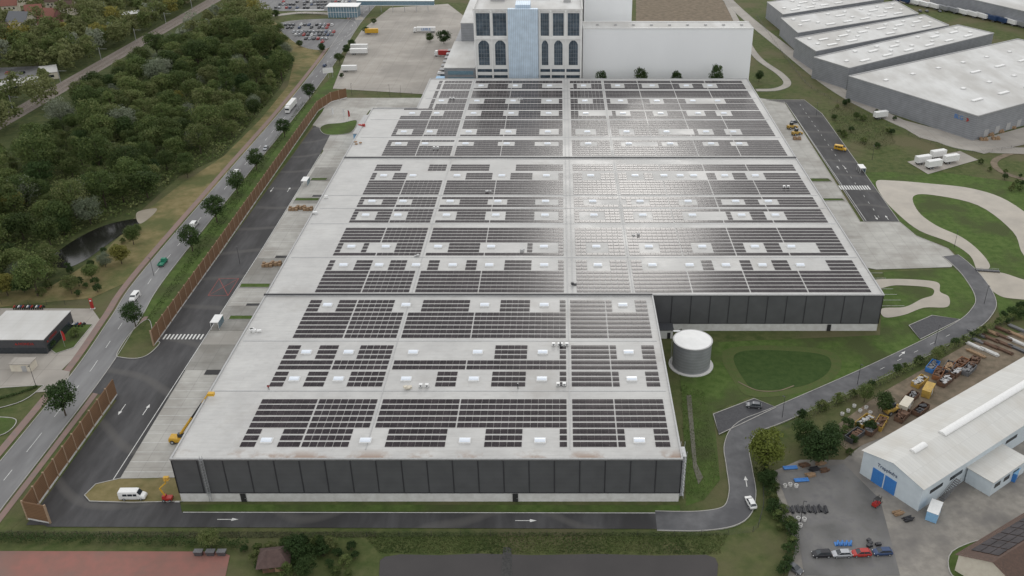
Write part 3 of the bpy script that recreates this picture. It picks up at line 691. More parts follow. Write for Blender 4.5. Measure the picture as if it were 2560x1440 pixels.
# ---------------------------------------------------------------- noise barrier
post_m = mat("barrier_post_paint", (.36, .26, .18), (.30, .21, .14), 2, .8)
def barrier(pts, label):
    r = thing("noise_barrier", label, "noise barrier")
    for i in range(len(pts) - 1):
        a, c = Vector(pts[i]), Vector(pts[i + 1]); Ln = (c - a).length; n = max(1, round(Ln / 5.0)); ang = math.atan2(c.y - a.y, c.x - a.x)
        for j in range(n):
            m_ = a + (c - a) * ((j + .5) / n); p_ = a + (c - a) * (j / n)
            B().box(0, 0, 3.05, Ln / n - .34, .22, 4.9).obj("barrier_panel", brownwood, r, (m_.x, m_.y, 0), ang)
            B().box(0, 0, .3, Ln / n - .34, .26, .6).obj("barrier_base", plinthm, r, (m_.x, m_.y, 0), ang)
            B().box(0, 0, 2.85, .3, .42, 5.75).obj("barrier_post", post_m, r, (p_.x, p_.y, 0), ang)
barrier([(-124.6, 237), (-125.2, 300), (-127.5, 420), (-128.5, 470), (-125, 486), (-118, 494)], "long brown timber noise barrier beside the truck yard")
barrier([(-118.6, 160), (-124.6, 161.5), (-125.0, 211.5)], "short brown timber noise barrier at the yard corner")

# ---------------------------------------------------------------- trees
def leaf_mesh(name, pts, nrm, size, tone, m):
    n = len(pts)
    r = rng.normal(size=(n, 3)); t1 = np.cross(nrm, r); t1 /= np.linalg.norm(t1, axis=1)[:, None] + 1e-9
    t2 = np.cross(nrm, t1); t2 /= np.linalg.norm(t2, axis=1)[:, None] + 1e-9
    s = size[:, None]
    v = np.stack([pts + t1 * s, pts + t2 * s * .62, pts - t1 * s, pts - t2 * s * .62], axis=1).reshape(-1, 3)
    me = bpy.data.meshes.new(name)
    me.vertices.add(4 * n); me.vertices.foreach_set("co", v.astype(np.float32).ravel())
    me.loops.add(4 * n); me.loops.foreach_set("vertex_index", np.arange(4 * n, dtype=np.int32))
    me.polygons.add(n); me.polygons.foreach_set("loop_start", np.arange(0, 4 * n, 4, dtype=np.int32))
    at = me.attributes.new("tone", 'FLOAT', 'POINT'); at.data.foreach_set("value", np.repeat(tone, 4).astype(np.float32))
    me.materials.append(m); me.update(calc_edges=True); me.validate(); return me
def crown_pts(w, h, z0, nclump, nleaf):
    P_, N_, T_ = [], [], []
    for k in range(nclump):
        u = rng.normal(size=3); u /= np.linalg.norm(u)
        rad = rng.uniform(.5, 1.0) ** .6
        c = np.array([u[0] * rad * w * .36, u[1] * rad * w * .36, z0 + h * (.5 + .42 * u[2] * rad)])
        cr = w * rng.uniform(.13, .23)
        d = rng.normal(size=(nleaf, 3)); d /= np.linalg.norm(d, axis=1)[:, None]
        d[:, 2] = np.where(d[:, 2] < -.4, -d[:, 2], d[:, 2])
        rr_ = rng.uniform(.6, 1.15, nleaf)[:, None]
        P_.append(c + d * rr_ * cr * np.array([1, 1, .8])); N_.append(d + rng.normal(size=(nleaf, 3)) * .5)
        T_.append(np.clip(rng.uniform(0, 1) + rng.normal(size=nleaf) * .15, 0, 1))
    N = np.concatenate(N_); N /= np.linalg.norm(N, axis=1)[:, None]
    return np.concatenate(P_), N, np.concatenate(T_)
def make_tree(name, w, h, m, label, nclump=50, nleaf=66, leaf=.34, trunk=.22):
    r = thing(name, label, "tree", (0, 0, 0))
    z0 = h * trunk
    b_ = B(); b_.cyl((0, 0, -.1), (0, 0, z0 + h * .2), h * .022, h * .014, 8)
    for i in range(6):
        a = i * 1.05 + random.random(); e = z0 + h * random.uniform(.2, .45)
        b_.cyl((0, 0, z0 + h * random.uniform(-.02, .12)), (math.cos(a) * w * .28, math.sin(a) * w * .28, e), h * .011, h * .004, 6)
    b_.cyl((0, 0, z0 + h * .2), (w * .03, 0, z0 + h * .6), h * .014, h * .004, 6)
    b_.obj("trunk", bark, r)
    p, n_, t_ = crown_pts(w, h - z0, z0, nclump, nleaf)
    me = leaf_mesh("crown", p, n_, rng.uniform(.6, 1.25, len(p)) * leaf, t_, m)
    o = bpy.data.objects.new("crown", me); col.objects.link(o); o.parent = r
    return r
protos = []
for i in range(5): protos.append(make_tree("broadleaf_tree", random.uniform(12, 15), random.uniform(13, 17), leafA, "broad green deciduous tree in the dense wood", leaf=.38))
protos.append(make_tree("broadleaf_tree", 8, 17, leafA, "tall narrow green tree in the dense wood", trunk=.15))
protos.append(make_tree("broadleaf_tree", 11, 10, leafDark, "dark green rounded tree in the dense wood", trunk=.12))
protos.append(make_tree("broadleaf_tree", 13, 13, leafPale, "pale grey-green willow in the wood", trunk=.12))
protos.append(make_tree("broadleaf_tree", 9, 11, leafYel, "tree with yellowing autumn leaves in the wood", trunk=.15))
bright = make_tree("broadleaf_tree", 10.5, 11.5, leafBright, "large yellow-green tree beside the road bend", trunk=.12)
street = [make_tree("street_tree", 8, 9.5, leafDark, "dark green tree on the verge beside the road", nclump=46, nleaf=60, leaf=.27, trunk=.2) for _ in range(3)]
bushp = [make_tree("bush", 4.2, 3.4, mm, lb, nclump=18, nleaf=55, leaf=.2, trunk=.02) for mm, lb in ((leafA, "rounded green bush growing on rough grass"), (leafDark, "dark green bush growing on rough grass"))]
def inpoly(x, y_, pl):
    c = False; n = len(pl); j = n - 1
    for i in range(n):
        if (pl[i][1] > y_) != (pl[j][1] > y_) and x < (pl[j][0] - pl[i][0]) * (y_ - pl[i][1]) / (pl[j][1] - pl[i][1]) + pl[i][0]: c = not c
        j = i
    return c
wood1 = W([(-120, 745), (-150, 560), (0, 425), (90, 365), (160, 320), (230, 245), (350, 160), (460, 110), (540, 60), (600, 25), (640, 45), (700, 110), (728, 160), (700, 215), (640, 290), (580, 350), (510, 390), (420, 430), (340, 480), (290, 500), (200, 590), (120, 640), (115, 700), (60, 752)])
wood2 = W([(-300, 470), (-300, 150), (0, 110), (200, 100), (240, 60), (200, 20), (180, -70), (620, -70), (500, 5), (400, 80), (270, 165), (120, 265), (0, 345)])
rdir = (rb - ra).normalized()
def railfar(p, lim):
    w_ = Vector((p[0], p[1], 0)) - ra; return abs(w_.x * rdir.y - w_.y * rdir.x) > lim
def sample(pl, sp, maxn=5000):
    xs = [p[0] for p in pl]; ys = [p[1] for p in pl]; out = []; cell = {}
    for _ in range(maxn):
        x, y_ = random.uniform(min(xs), max(xs)), random.uniform(min(ys), max(ys))
        if not inpoly(x, y_, pl) or not railfar((x, y_), 9): continue
        ci, cj = int(x // sp), int(y_ // sp)
        if any((x - a) ** 2 + (y_ - b_) ** 2 < sp * sp for i in (-1, 0, 1) for j in (-1, 0, 1) for a, b_ in cell.get((ci + i, cj + j), [])): continue
        cell.setdefault((ci, cj), []).append((x, y_)); out.append((x, y_))
    return out
pond = W([(110, 700), (110, 660), (180, 595), (260, 555), (345, 530), (400, 508), (420, 560), (330, 640), (270, 690), (200, 715)])
clear = W([(0, 610), (90, 575), (130, 590), (90, 640), (0, 660)])
gap2 = W([(130, 470), (220, 430), (260, 460), (180, 500)]); gap3 = W([(420, 300), (500, 270), (520, 290), (440, 330)])
tp = [p for p in sample(wood1, 8.6, 14000) if not inpoly(p[0], p[1], pond) and not any(inpoly(p[0], p[1], g_) and random.random() < .7 for g_ in (clear, gap2, gap3))]
tp += [p for p in W([(335, 612), (305, 660), (265, 668), (232, 700), (120, 700), (160, 575), (120, 560), (60, 600), (50, 700), (180, 735), (470, 430), (310, 505), (215, 520), (370, 495), (20, 740), (95, 740)])]
tp2 = sample(wood2, 9, 12000)
tp2 = [p for p in tp2 if not any((p[0] - q_[0]) ** 2 + (p[1] + 8 - q_[1]) ** 2 < 200 for q_ in W([(60, 75), (128, 62), (5, 95), (90, 45), (175, 35), (330, 45), (55, 220), (125, 190), (45, 185)]))]
tp.sort(key=lambda p: p[0] ** 2 + p[1] ** 2)
NEAR = 262
wts = [5, 5, 5, 5, 5, 4, 3, 2.2, .5]
for p in tp[:NEAR]:
    src = random.choices(protos, wts)[0]; s_ = random.choice((random.uniform(.55, .8), random.uniform(.85, 1.2)))
    if p[1] < 330 and p[0] > -190: s_ *= .8
    copy_thing(src, (p[0], p[1], 0), random.uniform(0, 6.3), (s_, s_, s_ * random.uniform(.85, 1.1)), group="trees of the wood")
rest = tp[NEAR:] + tp2
def woodmesh(pts_, m, name, label):
    PA, NA, TA = [], [], []
    for p in pts_:
        w = random.uniform(8, 16); h = w * random.uniform(.9, 1.25)
        a, n_, t_ = crown_pts(w, h, 1.5, 24, 34)
        base = random.random(); a = a + np.array([p[0], p[1], 0]); PA.append(a); NA.append(n_); TA.append(np.clip(t_ * .7 + base * 1.3, 0, 2))
    PA, NA, TA = map(np.concatenate, (PA, NA, TA))
    o = bpy.data.objects.new(name, leaf_mesh(name, PA, NA, rng.uniform(.4, .85, len(PA)), TA, m)); col.objects.link(o)
    o["kind"] = "stuff"; o["label"] = label; o["category"] = "woodland"
random.shuffle(rest); k8 = int(len(rest) * .86)
woodmesh(rest[:k8], leafA, "distant_woodland", "distant dense green woodland beyond the railway")
woodmesh(rest[k8:int(len(rest) * .96)], leafPale, "distant_willows", "distant pale grey-green trees scattered through woodland")
woodmesh(rest[int(len(rest) * .96):], leafYel, "distant_autumn_trees", "distant yellowing trees scattered through woodland")
for i, (px, py, s_) in enumerate([(775, 250, 1.0), (712, 343, 1.0), (642, 425, 1.05), (594, 484, 1.05), (543, 556, 1.2), (482, 628, 1.1), (340, 818, .95), (165, 1040, 1.15), (1505, 214, .9), (1605, 211, 1.0), (1697, 209, .9), (1797, 210, 1.1), (1897, 205, .7)]):
    p = P(px, py)
    if i > 7 and i < 12: p = Vector(((px - 1400) * .2165, 496, 0))
    copy_thing(street[i % 3], (p.x, p.y, 0), i * 1.3, (s_, s_, s_ * (1.75 if 7 < i < 12 else 1)), label="dark green tree on the verge beside the road" if i < 8 else "small dark tree in front of the white block")
for i, (px, py, k, s_) in enumerate([(2045, 1160, 6, .95), (2075, 1120, 6, .7), (2010, 1110, 6, .7), (1915, 1215, 6, .45), (2205, 1030, 6, .6), (745, 1400, 6, .6), (530, 1372, 1, .35), (770, 1440, 6, .5), (805, 1375, 6, .35),
        (1110, 110, 6, .9), (690, 45, 6, .6), (805, 130, 6, .55), (750, 118, 6, .45), (850, 160, 0, .5), (868, 135, 6, .6), (880, 118, 6, .5), (915, 85, 6, .5), (645, 30, 6, .5), (620, -5, 1, .7), (600, 15, 2, .7), (672, 72, 2, .5), (700, 88, 0, .6), (2160, 1005, 1, .35), (2340, 905, 1, .3), (470, 445, 0, .5), (385, 455, 2, .6), (855, 195, 6, .3), (1075, 105, 6, .6), (935, 60, 6, .4), (2110, 265, 6, .35), (2140, 300, 0, .3), (2085, 300, 6, .3)]):
    p = P(px, py); c = copy_thing(protos[k], (p.x, p.y, 0), i, s_); c["label"] = "solitary green tree standing on open ground"; c["group"] = "solitary trees"
bright.location = P(1912, 1168)
for pr in protos + street:
    p = random.choice(tp[20:60]); pr.location = (p[0] + 3, p[1] + 2, 0)
bp = []
for poly_, n in (([(1890, 1150), (1915, 1150), (1990, 1360), (1960, 1440), (1940, 1440), (1960, 1360)], 26), ([(1980, 1060), (2200, 960), (2420, 850), (2560, 800), (2560, 770), (2420, 840)], 22), ([(600, 1365), (900, 1370), (880, 1440), (640, 1440)], 22),
                 ([(2080, 215), (2250, 300), (2250, 360), (2180, 380), (2100, 350), (2060, 270)], 14), ([(2440, 400), (2560, 430), (2560, 500), (2470, 450)], 10), ([(120, 715), (260, 710), (250, 745), (100, 740)], 8), ([(2030, 1130), (2130, 1060), (2180, 1080), (2110, 1150)], 8), ([(130, 880), (110, 860), (160, 800), (235, 820)], 4), ([(120, 690), (250, 640), (350, 575), (330, 600), (240, 680)], 12)):
    pl = W(poly_)
    got = sample(pl, 2.6, 3000); random.shuffle(got); bp += got[:n]
for p in bp:
    s_ = random.uniform(.5, 1.0)
    copy_thing(random.choice(bushp), (p[0], p[1], 0), random.uniform(0, 6), s_, group="bushes on rough grass")
for i, bpz in enumerate(bushp): bpz.location = P(1900 + i * 30, 1190 + i * 90)
def hedge(px, w, h, m, label, name="hedge", dens=60, leaf=.17):
    pts = smooth_pts(W(px), 4, False); A = []
    for i in range(len(pts) - 1):
        a, c = np.array(pts[i]), np.array(pts[i + 1]); L_ = np.linalg.norm(c - a); n = int(L_ * dens)
        t_ = rng.random(n)[:, None]; q_ = a + (c - a) * t_; nn_ = np.array([-(c - a)[1], (c - a)[0]]) / (L_ + 1e-9)
        q_ = q_ + nn_ * rng.uniform(-.5, .5, n)[:, None] * w
        zz = h * rng.random(n) ** .5 * (1 + .25 * np.sin(q_[:, 0] * 1.3) * np.cos(q_[:, 1] * .9))
        A.append(np.column_stack([q_, zz]))
    A = np.concatenate(A); nm = rng.normal(size=A.shape); nm[:, 2] = abs(nm[:, 2]) + .4; nm /= np.linalg.norm(nm, axis=1)[:, None]
    o_ = bpy.data.objects.new(name, leaf_mesh(name, A, nm, rng.uniform(.7, 1.4, len(A)) * leaf, rng.random(len(A)), m)); col.objects.link(o_)
    o_["label"] = label; o_["category"] = "hedge"
hedge([(-60, 1352), (300, 1356), (620, 1368)], 2.2, 1.8, leafDark, "long clipped hedge along the sports court")
hedge([(1893, 1180), (1950, 1295), (1985, 1370), (1950, 1440)], 2.2, 2.2, leafDark, "dense dark hedge beside the gravel yard")
hedge([(1990, 1055), (2200, 960), (2420, 850), (2580, 770)], 2.5, 2.0, leafA, "overgrown green hedge beside the access road")
hedge([(520, 640), (560, 590), (700, 400)], .8, .6, leafA, "low planting along the noise barrier")
hedge([(-50, 1012), (50, 985), (95, 968)], .8, .8, leafDark, "low dark hedge beside side road")
def scatter(px, n, h, leaf, m, label, name, cat):
    pl = W(px); xs = [p[0] for p in pl]; ys = [p[1] for p in pl]; A = []
    while len(A) < n:
        x, y_ = random.uniform(min(xs), max(xs)), random.uniform(min(ys), max(ys))
        if inpoly(x, y_, pl) and not inpoly(x, y_, pond): A.append((x, y_, random.random() * h))
    A = np.array(A); nm = rng.normal(size=A.shape); nm[:, 2] = abs(nm[:, 2]) + .5; nm /= np.linalg.norm(nm, axis=1)[:, None]
    tn = np.clip(.6 + .6 * np.sin(A[:, 0] * .3) * np.cos(A[:, 1] * .23) + rng.normal(size=n) * .25, 0, 1.6)
    o_ = bpy.data.objects.new(name, leaf_mesh(name, A, nm, rng.uniform(.6, 1.4, n) * leaf, tn, m)); col.objects.link(o_)
    o_["kind"] = "stuff"; o_["label"] = label; o_["category"] = cat
scatter([(2070, 275), (2120, 268), (2220, 322), (2240, 360), (2180, 378), (2095, 345)], 5000, .6, .22, reed, "brown-green reeds filling a damp hollow", "reeds", "reeds")
scatter([(-60, 700), (-60, 500), (560, 60), (640, 40), (740, 150), (700, 220), (560, 390), (450, 440), (360, 510), (240, 600), (130, 700)], 26000, 2.0, .6, leafA, "dense undergrowth beneath the wood", "undergrowth", "undergrowth")
scatter([(380, 800), (560, 560), (770, 260), (755, 255), (530, 560), (345, 830)], 7000, .35, .18, leafA, "rough weeds on the verge", "verge_weeds", "weeds")
scatter([(0, 1330), (940, 1330), (940, 1345), (0, 1348)], 4000, .35, .18, reed, "rough dry grass along the fence", "rough_grass", "grass")
scatter([(900, 1332), (1820, 1332), (1800, 1386), (950, 1384)], 11000, .35, .18, leafA, "rough grass on the embankment", "rough_grass", "grass")
scatter([(1700, 960), (1760, 980), (1800, 1200), (1760, 1250), (1715, 1250)], 3500, .3, .13, leafA, "rough grass beside the drainage ditch", "rough_grass", "grass")

# ---------------------------------------------------------------- vehicles
def ring(x, zb, zt, hw, tw=None):
    tw = tw or hw * .9; h = zt - zb
    return [(x, -hw * .92, zb), (x, -hw, zb + .2 * h), (x, -hw, zb + .75 * h), (x, -tw, zt), (x, tw, zt), (x, hw, zb + .75 * h), (x, hw, zb + .2 * h), (x, hw * .92, zb)]
def car_body(b, mi=0):
    b.loft([ring(-2.18, .42, .78, .74), ring(-2.05, .3, .93, .84), ring(-1.2, .24, .98, .89), ring(0, .22, .95, .9), ring(1.05, .24, .93, .89), ring(1.8, .27, .8, .86), ring(2.15, .38, .66, .74)], mi)
def car_glass(b, mi=0):
    vs = [(-1.95, -.8, .9), (1.2, -.8, .9), (1.2, .8, .9), (-1.95, .8, .9), (-1.5, -.63, 1.42), (.35, -.63, 1.42), (.35, .63, 1.42), (-1.5, .63, 1.42)]
    b.add(vs, [(4, 5, 6, 7), (0, 1, 5, 4), (1, 2, 6, 5), (2, 3, 7, 6), (3, 0, 4, 7)], mi)
def car_roof(b, mi=0):
    b.loft([[(x, -w_, 1.42), (x, -w_ * .9, z_), (x, w_ * .9, z_), (x, w_, 1.42)] for x, w_, z_ in ((-1.55, .6, 1.44), (-1.2, .64, 1.47), (0, .64, 1.48), (.38, .6, 1.44))], mi)
    for sg in (-1, 1):
        b.cyl((.37, sg * .62, 1.43), (1.2, sg * .8, .92), .035, n=4, mi=mi); b.cyl((-1.5, sg * .62, 1.43), (-1.95, sg * .8, .92), .06, n=4, mi=mi)
        b.cyl((-.4, sg * .64, 1.43), (-.4, sg * .81, .92), .03, n=4, mi=mi)
def wheels(root, xs, r=.32, y_=.82, w=.22):
    for x in xs:
        for sg in (-1, 1):
            wo = B().cyl((x, sg * (y_ - w / 2), r), (x, sg * (y_ + w / 2), r), r, n=14).obj("wheel", tyrem, root)
            B().cyl((x, sg * (y_ + w / 2), r), (x, sg * (y_ + w / 2 + .015), r), r * .6, n=10).obj("rim", metal, wo)
def car(px, py, rot, m, label, z=.2, cat="car"):
    p = P(px, py); r = thing("car", label, cat, (p.x, p.y, z), rot)
    b_ = B(); car_body(b_); car_roof(b_); b_.obj("body", m, r)
    b_ = B(); car_glass(b_); b_.obj("window", glassm, r)
    wheels(r, (-1.35, 1.35))
    for sg in (-1, 1):
        B().box(2.08, sg * .6, .64, .14, .26, .12).obj("headlight", whitep, r); B().box(-2.12, sg * .62, .75, .1, .22, .12).obj("tail_light", redp, r)
    return r
def van(px, py, rot, m, label, L_=6.2, hgt=2.5, z=.18):
    p = P(px, py); r = thing("van", label, "van", (p.x, p.y, z), rot)
    x0, x1 = -L_ / 2, L_ / 2; b_ = B()
    b_.loft([ring(x0, .4, hgt - .1, .94), ring(x0 + .15, .35, hgt, .98), ring(x1 - 2.1, .32, hgt, .98), ring(x1 - 1.7, .32, hgt - .1, .98), ring(x1 - .95, .32, 1.45, .97, .82), ring(x1 - .2, .35, 1.15, .93, .75), ring(x1, .42, .9, .85)])
    b_.obj("body", m, r)
    b_ = B()
    b_.add([(x1 - 1.62, -.8, hgt - .15), (x1 - .94, -.84, 1.53), (x1 - .94, .84, 1.53), (x1 - 1.62, .8, hgt - .15)], [(0, 1, 2, 3)])
    b_.obj("windscreen", glassm, r)
    for sg in (-1, 1):
        for (a, c) in ((x1 - 2.6, x1 - 1.75), (x1 - 3.9, x1 - 2.75), (x1 - 5.1, x1 - 4.05)):
            if a > x0 + .3: B().box((a + c) / 2, sg * .985, 1.68, c - a, .03, .62).obj("window", glassm, r)
    wheels(r, (x0 + 1.2, x1 - 1.0), .36, .86)
    for sg in (-1, 1): B().box(x1 - .1, sg * .68, .85, .16, .26, .22).obj("headlight", whitep, r)
    return r
def truck(px, py, rot, cabm, boxm, label, L_=13.0, name="articulated_truck", z=.14):
    p = P(px, py); r = thing(name, label, "truck", (p.x, p.y, z), rot)
    if cabm:
        b_ = B(); x1 = L_ / 2 + 2.6
        b_.loft([ring(x1 - 2.2, .6, 3.6, 1.2), ring(x1 - .7, .5, 3.7, 1.22), ring(x1 - .15, .5, 2.9, 1.22), ring(x1, .5, 1.6, 1.15)]); b_.obj("cab", cabm, r)
        B().box(x1 - .02, 0, 2.35, .1, 2.1, .9).obj("windscreen", glassm, r)
        wheels(r, (x1 - 1.0,), .5, 1.05, .3)
    b_ = B(); fbox(b_, -L_ / 2, L_ / 2, -1.25, 1.25, 1.15, 3.9)
    for i in range(int(L_)): fbox(b_, -L_ / 2 + i + .45, -L_ / 2 + i + .55, -1.28, 1.28, 1.2, 3.93)
    b_.obj("cargo_box", boxm, r)
    b_ = B(); fbox(b_, -L_ / 2 + .1, L_ / 2 - .1, -.6, .6, .75, 1.14); b_.obj("chassis", black, r)
    wheels(r, (-L_ / 2 + 1.5, -L_ / 2 + 2.8), .48, 1.02, .3)
    if not cabm:
        for sg in (-1, 1): B().box(L_ / 2 - 2, sg * .8, .45, .12, .12, .85).obj("landing_leg", metal, r)
    return r
UP = math.pi / 2
van(335, 1247, .02, whitep, "white panel van with dark windows parked beside island", z=.25)
car(1876, 1262, 1.75, whitep, "white hatchback driving on the curved access road", z=.21)
car(1884, 1019, 3.0, greyp, "grey estate car parked on the dark lay-by", z=.25)
for px, py, m_, n_ in ((2053, 1390, blackp, "black"), (2103, 1390, silverp, "silver"), (2152, 1388, redp, "red"), (2205, 1385, dbluep, "dark blue")):
    c = car(px, py, .05 + math.pi, m_, n_ + " car parked in a row on asphalt", z=.14); c["group"] = "cars parked in the yard"
car(1983, 1425, -.8, greyp, "dark grey car parked beside the hedge", z=.1)
van(338, 748, -UP, whitep, "white delivery van driving on the public road", 5.0, 2.0)
p = P(408, 662); r = thing("pickup_truck", "green flatbed pickup truck driving on the road", "truck", (p.x, p.y, .17), UP)
b_ = B(); b_.loft([ring(.6, .4, 1.2, .9), ring(.7, .4, 1.95, .92, .75), ring(1.7, .4, 1.95, .92, .75), ring(2.2, .4, 1.2, .9), ring(2.7, .4, 1.0, .88)]); b_.obj("cab", greenp, r)
B().box(1.98, 0, 1.58, .5, 1.4, .5).obj("windscreen", glassm, r)
b_ = B(); fbox(b_, -2.6, .5, -1, 1, .75, .9); fbox(b_, -2.6, .5, -1, -.94, .9, 1.25); fbox(b_, -2.6, .5, .94, 1, .9, 1.25); fbox(b_, -2.6, -2.54, -.93, .93, .9, 1.25); b_.obj("load_bed", greenp, r)
wheels(r, (-1.7, 1.9), .35, .8)
car(665, 374, -UP, silverp, "silver car driving on the public road", z=.17)
van(593, 436, UP, whitep, "white van driving beyond the verge trees", 5.2, 2.1)
van(487, 566, UP, whitep, "white van driving beside the verge trees", 5.2, 2.1)
truck(730, 272, -UP, whitep, whitep, "white articulated truck driving on the public road", z=.17)
car(812, 166, UP, dbluep, "dark blue car driving on the public road", z=.17)
truck(898, 137, 0.05, None, whitep, "white swap body trailer parked on the lot", 11, "parked_trailer")
truck(899, 126, 0.05, None, whitep, "white swap body trailer parked on the lot", 11, "parked_trailer")
truck(874, 180, 0.05, None, whitep, "white box trailer parked on the lot", 9, "parked_trailer")
truck(930, 86, 0.05, None, yellow, "yellow box trailer parked on the lot", 9, "parked_trailer")
truck(1122, 141, math.pi, whitep, redp, "white truck with red trailer at the dock", 13)
lt = truck(1066, 82, math.pi, whitep, whitep, "white truck with blue lettering on its trailer", 13)
truck(1117, 195, math.pi, whitep, whitep, "white truck parked beside the dock wall", 6)
van(2100, 376, -.5, yellow, "yellow van driving through the yard", 5.6, 2.4)
car(1985, 308, .6, greyp, "grey car parked at the edge of the yard", z=.17)
for px, py in ((2200, 297), (2305, 410), (2343, 396), (2375, 408), (2332, 421)):
    truck(px, py, .35, None, whitep, "white swap body container standing on the apron", 7.5, "swap_body_container")["group"] = "swap bodies on the apron"
def text_part(s_, size, m, parent, loc, rot):
    cu = bpy.data.curves.new("lettering", 'FONT'); cu.body = s_; cu.size = size; cu.extrude = .02; cu.align_x = 'CENTER'; cu.align_y = 'CENTER'
    o_ = bpy.data.objects.new("tmp", cu); col.objects.link(o_); bpy.context.view_layer.update()
    me = bpy.data.meshes.new_from_object(o_.evaluated_get(bpy.context.evaluated_depsgraph_get()))
    bpy.data.objects.remove(o_); me.materials.clear(); me.materials.append(m)
    q_ = bpy.data.objects.new("lettering", me); col.objects.link(q_); q_.parent = parent; q_.location = loc; q_.rotation_euler = rot
    return q_
text_part("LEIBLE", 2.4, bluep, lt, (0, 1.32, 2.5), (UP, 0, math.pi))
carcols = [silverp, whitep, blackp, greyp, redp, dbluep, silverp, blackp]
cm = []
for m_ in carcols:
    b_ = B(); car_body(b_, 0); car_glass(b_, 1); car_roof(b_, 0)
    for x in (-1.35, 1.35):
        for sg in (-1, 1): b_.cyl((x, sg * .72, .32), (x, sg * .93, .32), .32, n=8, mi=2)
    cm.append(b_.mesh("parked_car", [m_, glassm, tyrem]))
names = ["silver", "white", "black", "grey", "red", "dark blue", "silver", "black"]
def park(px0, px1, py, prob=.75, step=2.8, rot=UP):
    a, c = P(px0, py), P(px1, py); n = int(abs(c.x - a.x) / step)
    for i in range(n):
        if random.random() < prob:
            k = random.randrange(8); o_ = bpy.data.objects.new("parked_car", cm[k]); col.objects.link(o_)
            o_.location = (a.x + step * i, a.y + random.uniform(-.4, .4), .14); o_.rotation_euler = (0, 0, rot + random.choice((0, math.pi)) + random.uniform(-.04, .04))
            o_["label"] = names[k] + " car parked in the car park row"; o_["category"] = "car"; o_["group"] = "cars in the car park"
for r0 in ((715, 850, 64), (720, 860, 71), (735, 855, 82), (740, 850, 89), (765, 835, 99), (775, 820, 107), (700, 890, 6), (700, 880, 13), (690, 880, 21), (2300, 2560, 30), ):
    park(*r0, prob=.5 if r0[0] > 2000 else .72, step=2.8 if r0[0] < 2000 else 5)
park(10, 90, 185, .7)
for i in range(14):
    truck(2235 + i * 24, 2 + i * 5, 1.9, None, random.choice([whitep, whitep, silverp, dbluep]), "box trailer docked beside the distant warehouse", 12, "parked_trailer")["group"] = "trailers at the docks"
pb_ = P(452, 1105); r = thing("telescopic_handler", "yellow telescopic boom machine beside the hall wall", "boom lift", (pb_.x, pb_.y, .1), 0)
b_ = B(); b_.loft([ring(-2.6, .6, 1.5, 1.1), ring(-2.4, .5, 1.9, 1.15), ring(1.2, .5, 1.6, 1.15), ring(2.6, .6, 1.2, 1.0)]); b_.obj("chassis", yellow, r)
b_ = B(); b_.loft([ring(-.3, 1.5, 2.7, .5), ring(1.1, 1.5, 2.7, .5), ring(1.5, 1.5, 1.9, .45)]); b_.obj("cab", glassm, r)
wheels(r, (-1.7, 1.7), .6, 1.05, .4)
tip = P(520, 985, 14.6)
a0 = Vector((0, 0, 1.9)); a1 = tip - Vector(r.location)
b_ = B(); b_.cyl(a0, a0 + (a1 - a0) * .45, .38, .36, 6); b_.obj("boom", yellow, r)
b_ = B(); b_.cyl(a0 + (a1 - a0) * .45, a0 + (a1 - a0) * .8, .27, .26, 6); b_.obj("boom_extension", black, r)
b_ = B(); b_.cyl(a0 + (a1 - a0) * .8, a1, .2, .2, 6); b_.box(a1.x + .8, a1.y, a1.z, 1.6, 1, .8); b_.obj("work_head", yellow, r)
pl_ = P(421, 1252); r = thing("articulated_lift", "small red and yellow articulated lift beside the facade", "boom lift", (pl_.x, pl_.y, .25), 0)
b_ = B(); b_.box(0, 0, .7, 2.2, 1.3, .7); b_.box(-.7, 0, 1.25, .8, 1.1, .5); b_.obj("chassis", redp, r); wheels(r, (-.75, .75), .35, .75, .25)
b_ = B(); b_.cyl((-.5, 0, 1.3), (-1.3, 0, 3.6), .2, n=6); b_.cyl((-1.3, 0, 3.6), (.4, 0, 5.2), .18, n=6); b_.cyl((.4, 0, 5.2), (.6, 0, 6.3), .15, n=6); b_.obj("boom", yellow, r)
b_ = B()
for z_ in (6.2, 6.7, 7.1): b_.box(.9, 0, z_, 1.2, .8, .06)
for sx in (.3, 1.5):
    for sy in (-.4, .4): b_.box(sx, sy, 6.65, .05, .05, .9)
b_.obj("basket", yellow, r)
for px, py in ((1978, 322), (1990, 338), (2228, 1032)):
    p = P(px, py); r = thing("wheel_loader", "yellow wheel loader parked on open ground", "loader", (p.x, p.y, .16), .5)
    b_ = B(); b_.loft([ring(-2.4, .7, 1.9, 1), ring(0, .7, 2, 1), ring(2, .7, 1.3, .9)]); b_.obj("body", mustard, r)
    b_ = B(); b_.box(-.2, 0, 2.6, 1.4, 1.4, 1.3); b_.obj("cab", glassm, r); wheels(r, (-1.5, 1.4), .65, 1.05, .4)
    b_ = B(); b_.box(3.1, 0, .6, .8, 2.3, .8); b_.cyl((1.5, .6, 1.4), (2.9, .6, .8), .12, n=6); b_.cyl((1.5, -.6, 1.4), (2.9, -.6, .8), .12, n=6); b_.obj("bucket", mustard, r)
p = P(2190, 1265); r = thing("forklift", "red forklift standing beside the workshop", "forklift", (p.x, p.y, .12), .7)
b_ = B(); b_.loft([ring(-1.2, .4, 1.3, .6), ring(0, .35, 1.1, .6), ring(1, .35, .9, .55)]); b_.obj("body", redp, r)
b_ = B()
for sx in (-.8, .7):
    for sy in (-.5, .5): b_.cyl((sx, sy, 1), (sx * .8, sy, 2.2), .05, n=5)
b_.box(0, 0, 2.22, 1.5, 1.1, .06); b_.obj("overhead_guard", black, r)
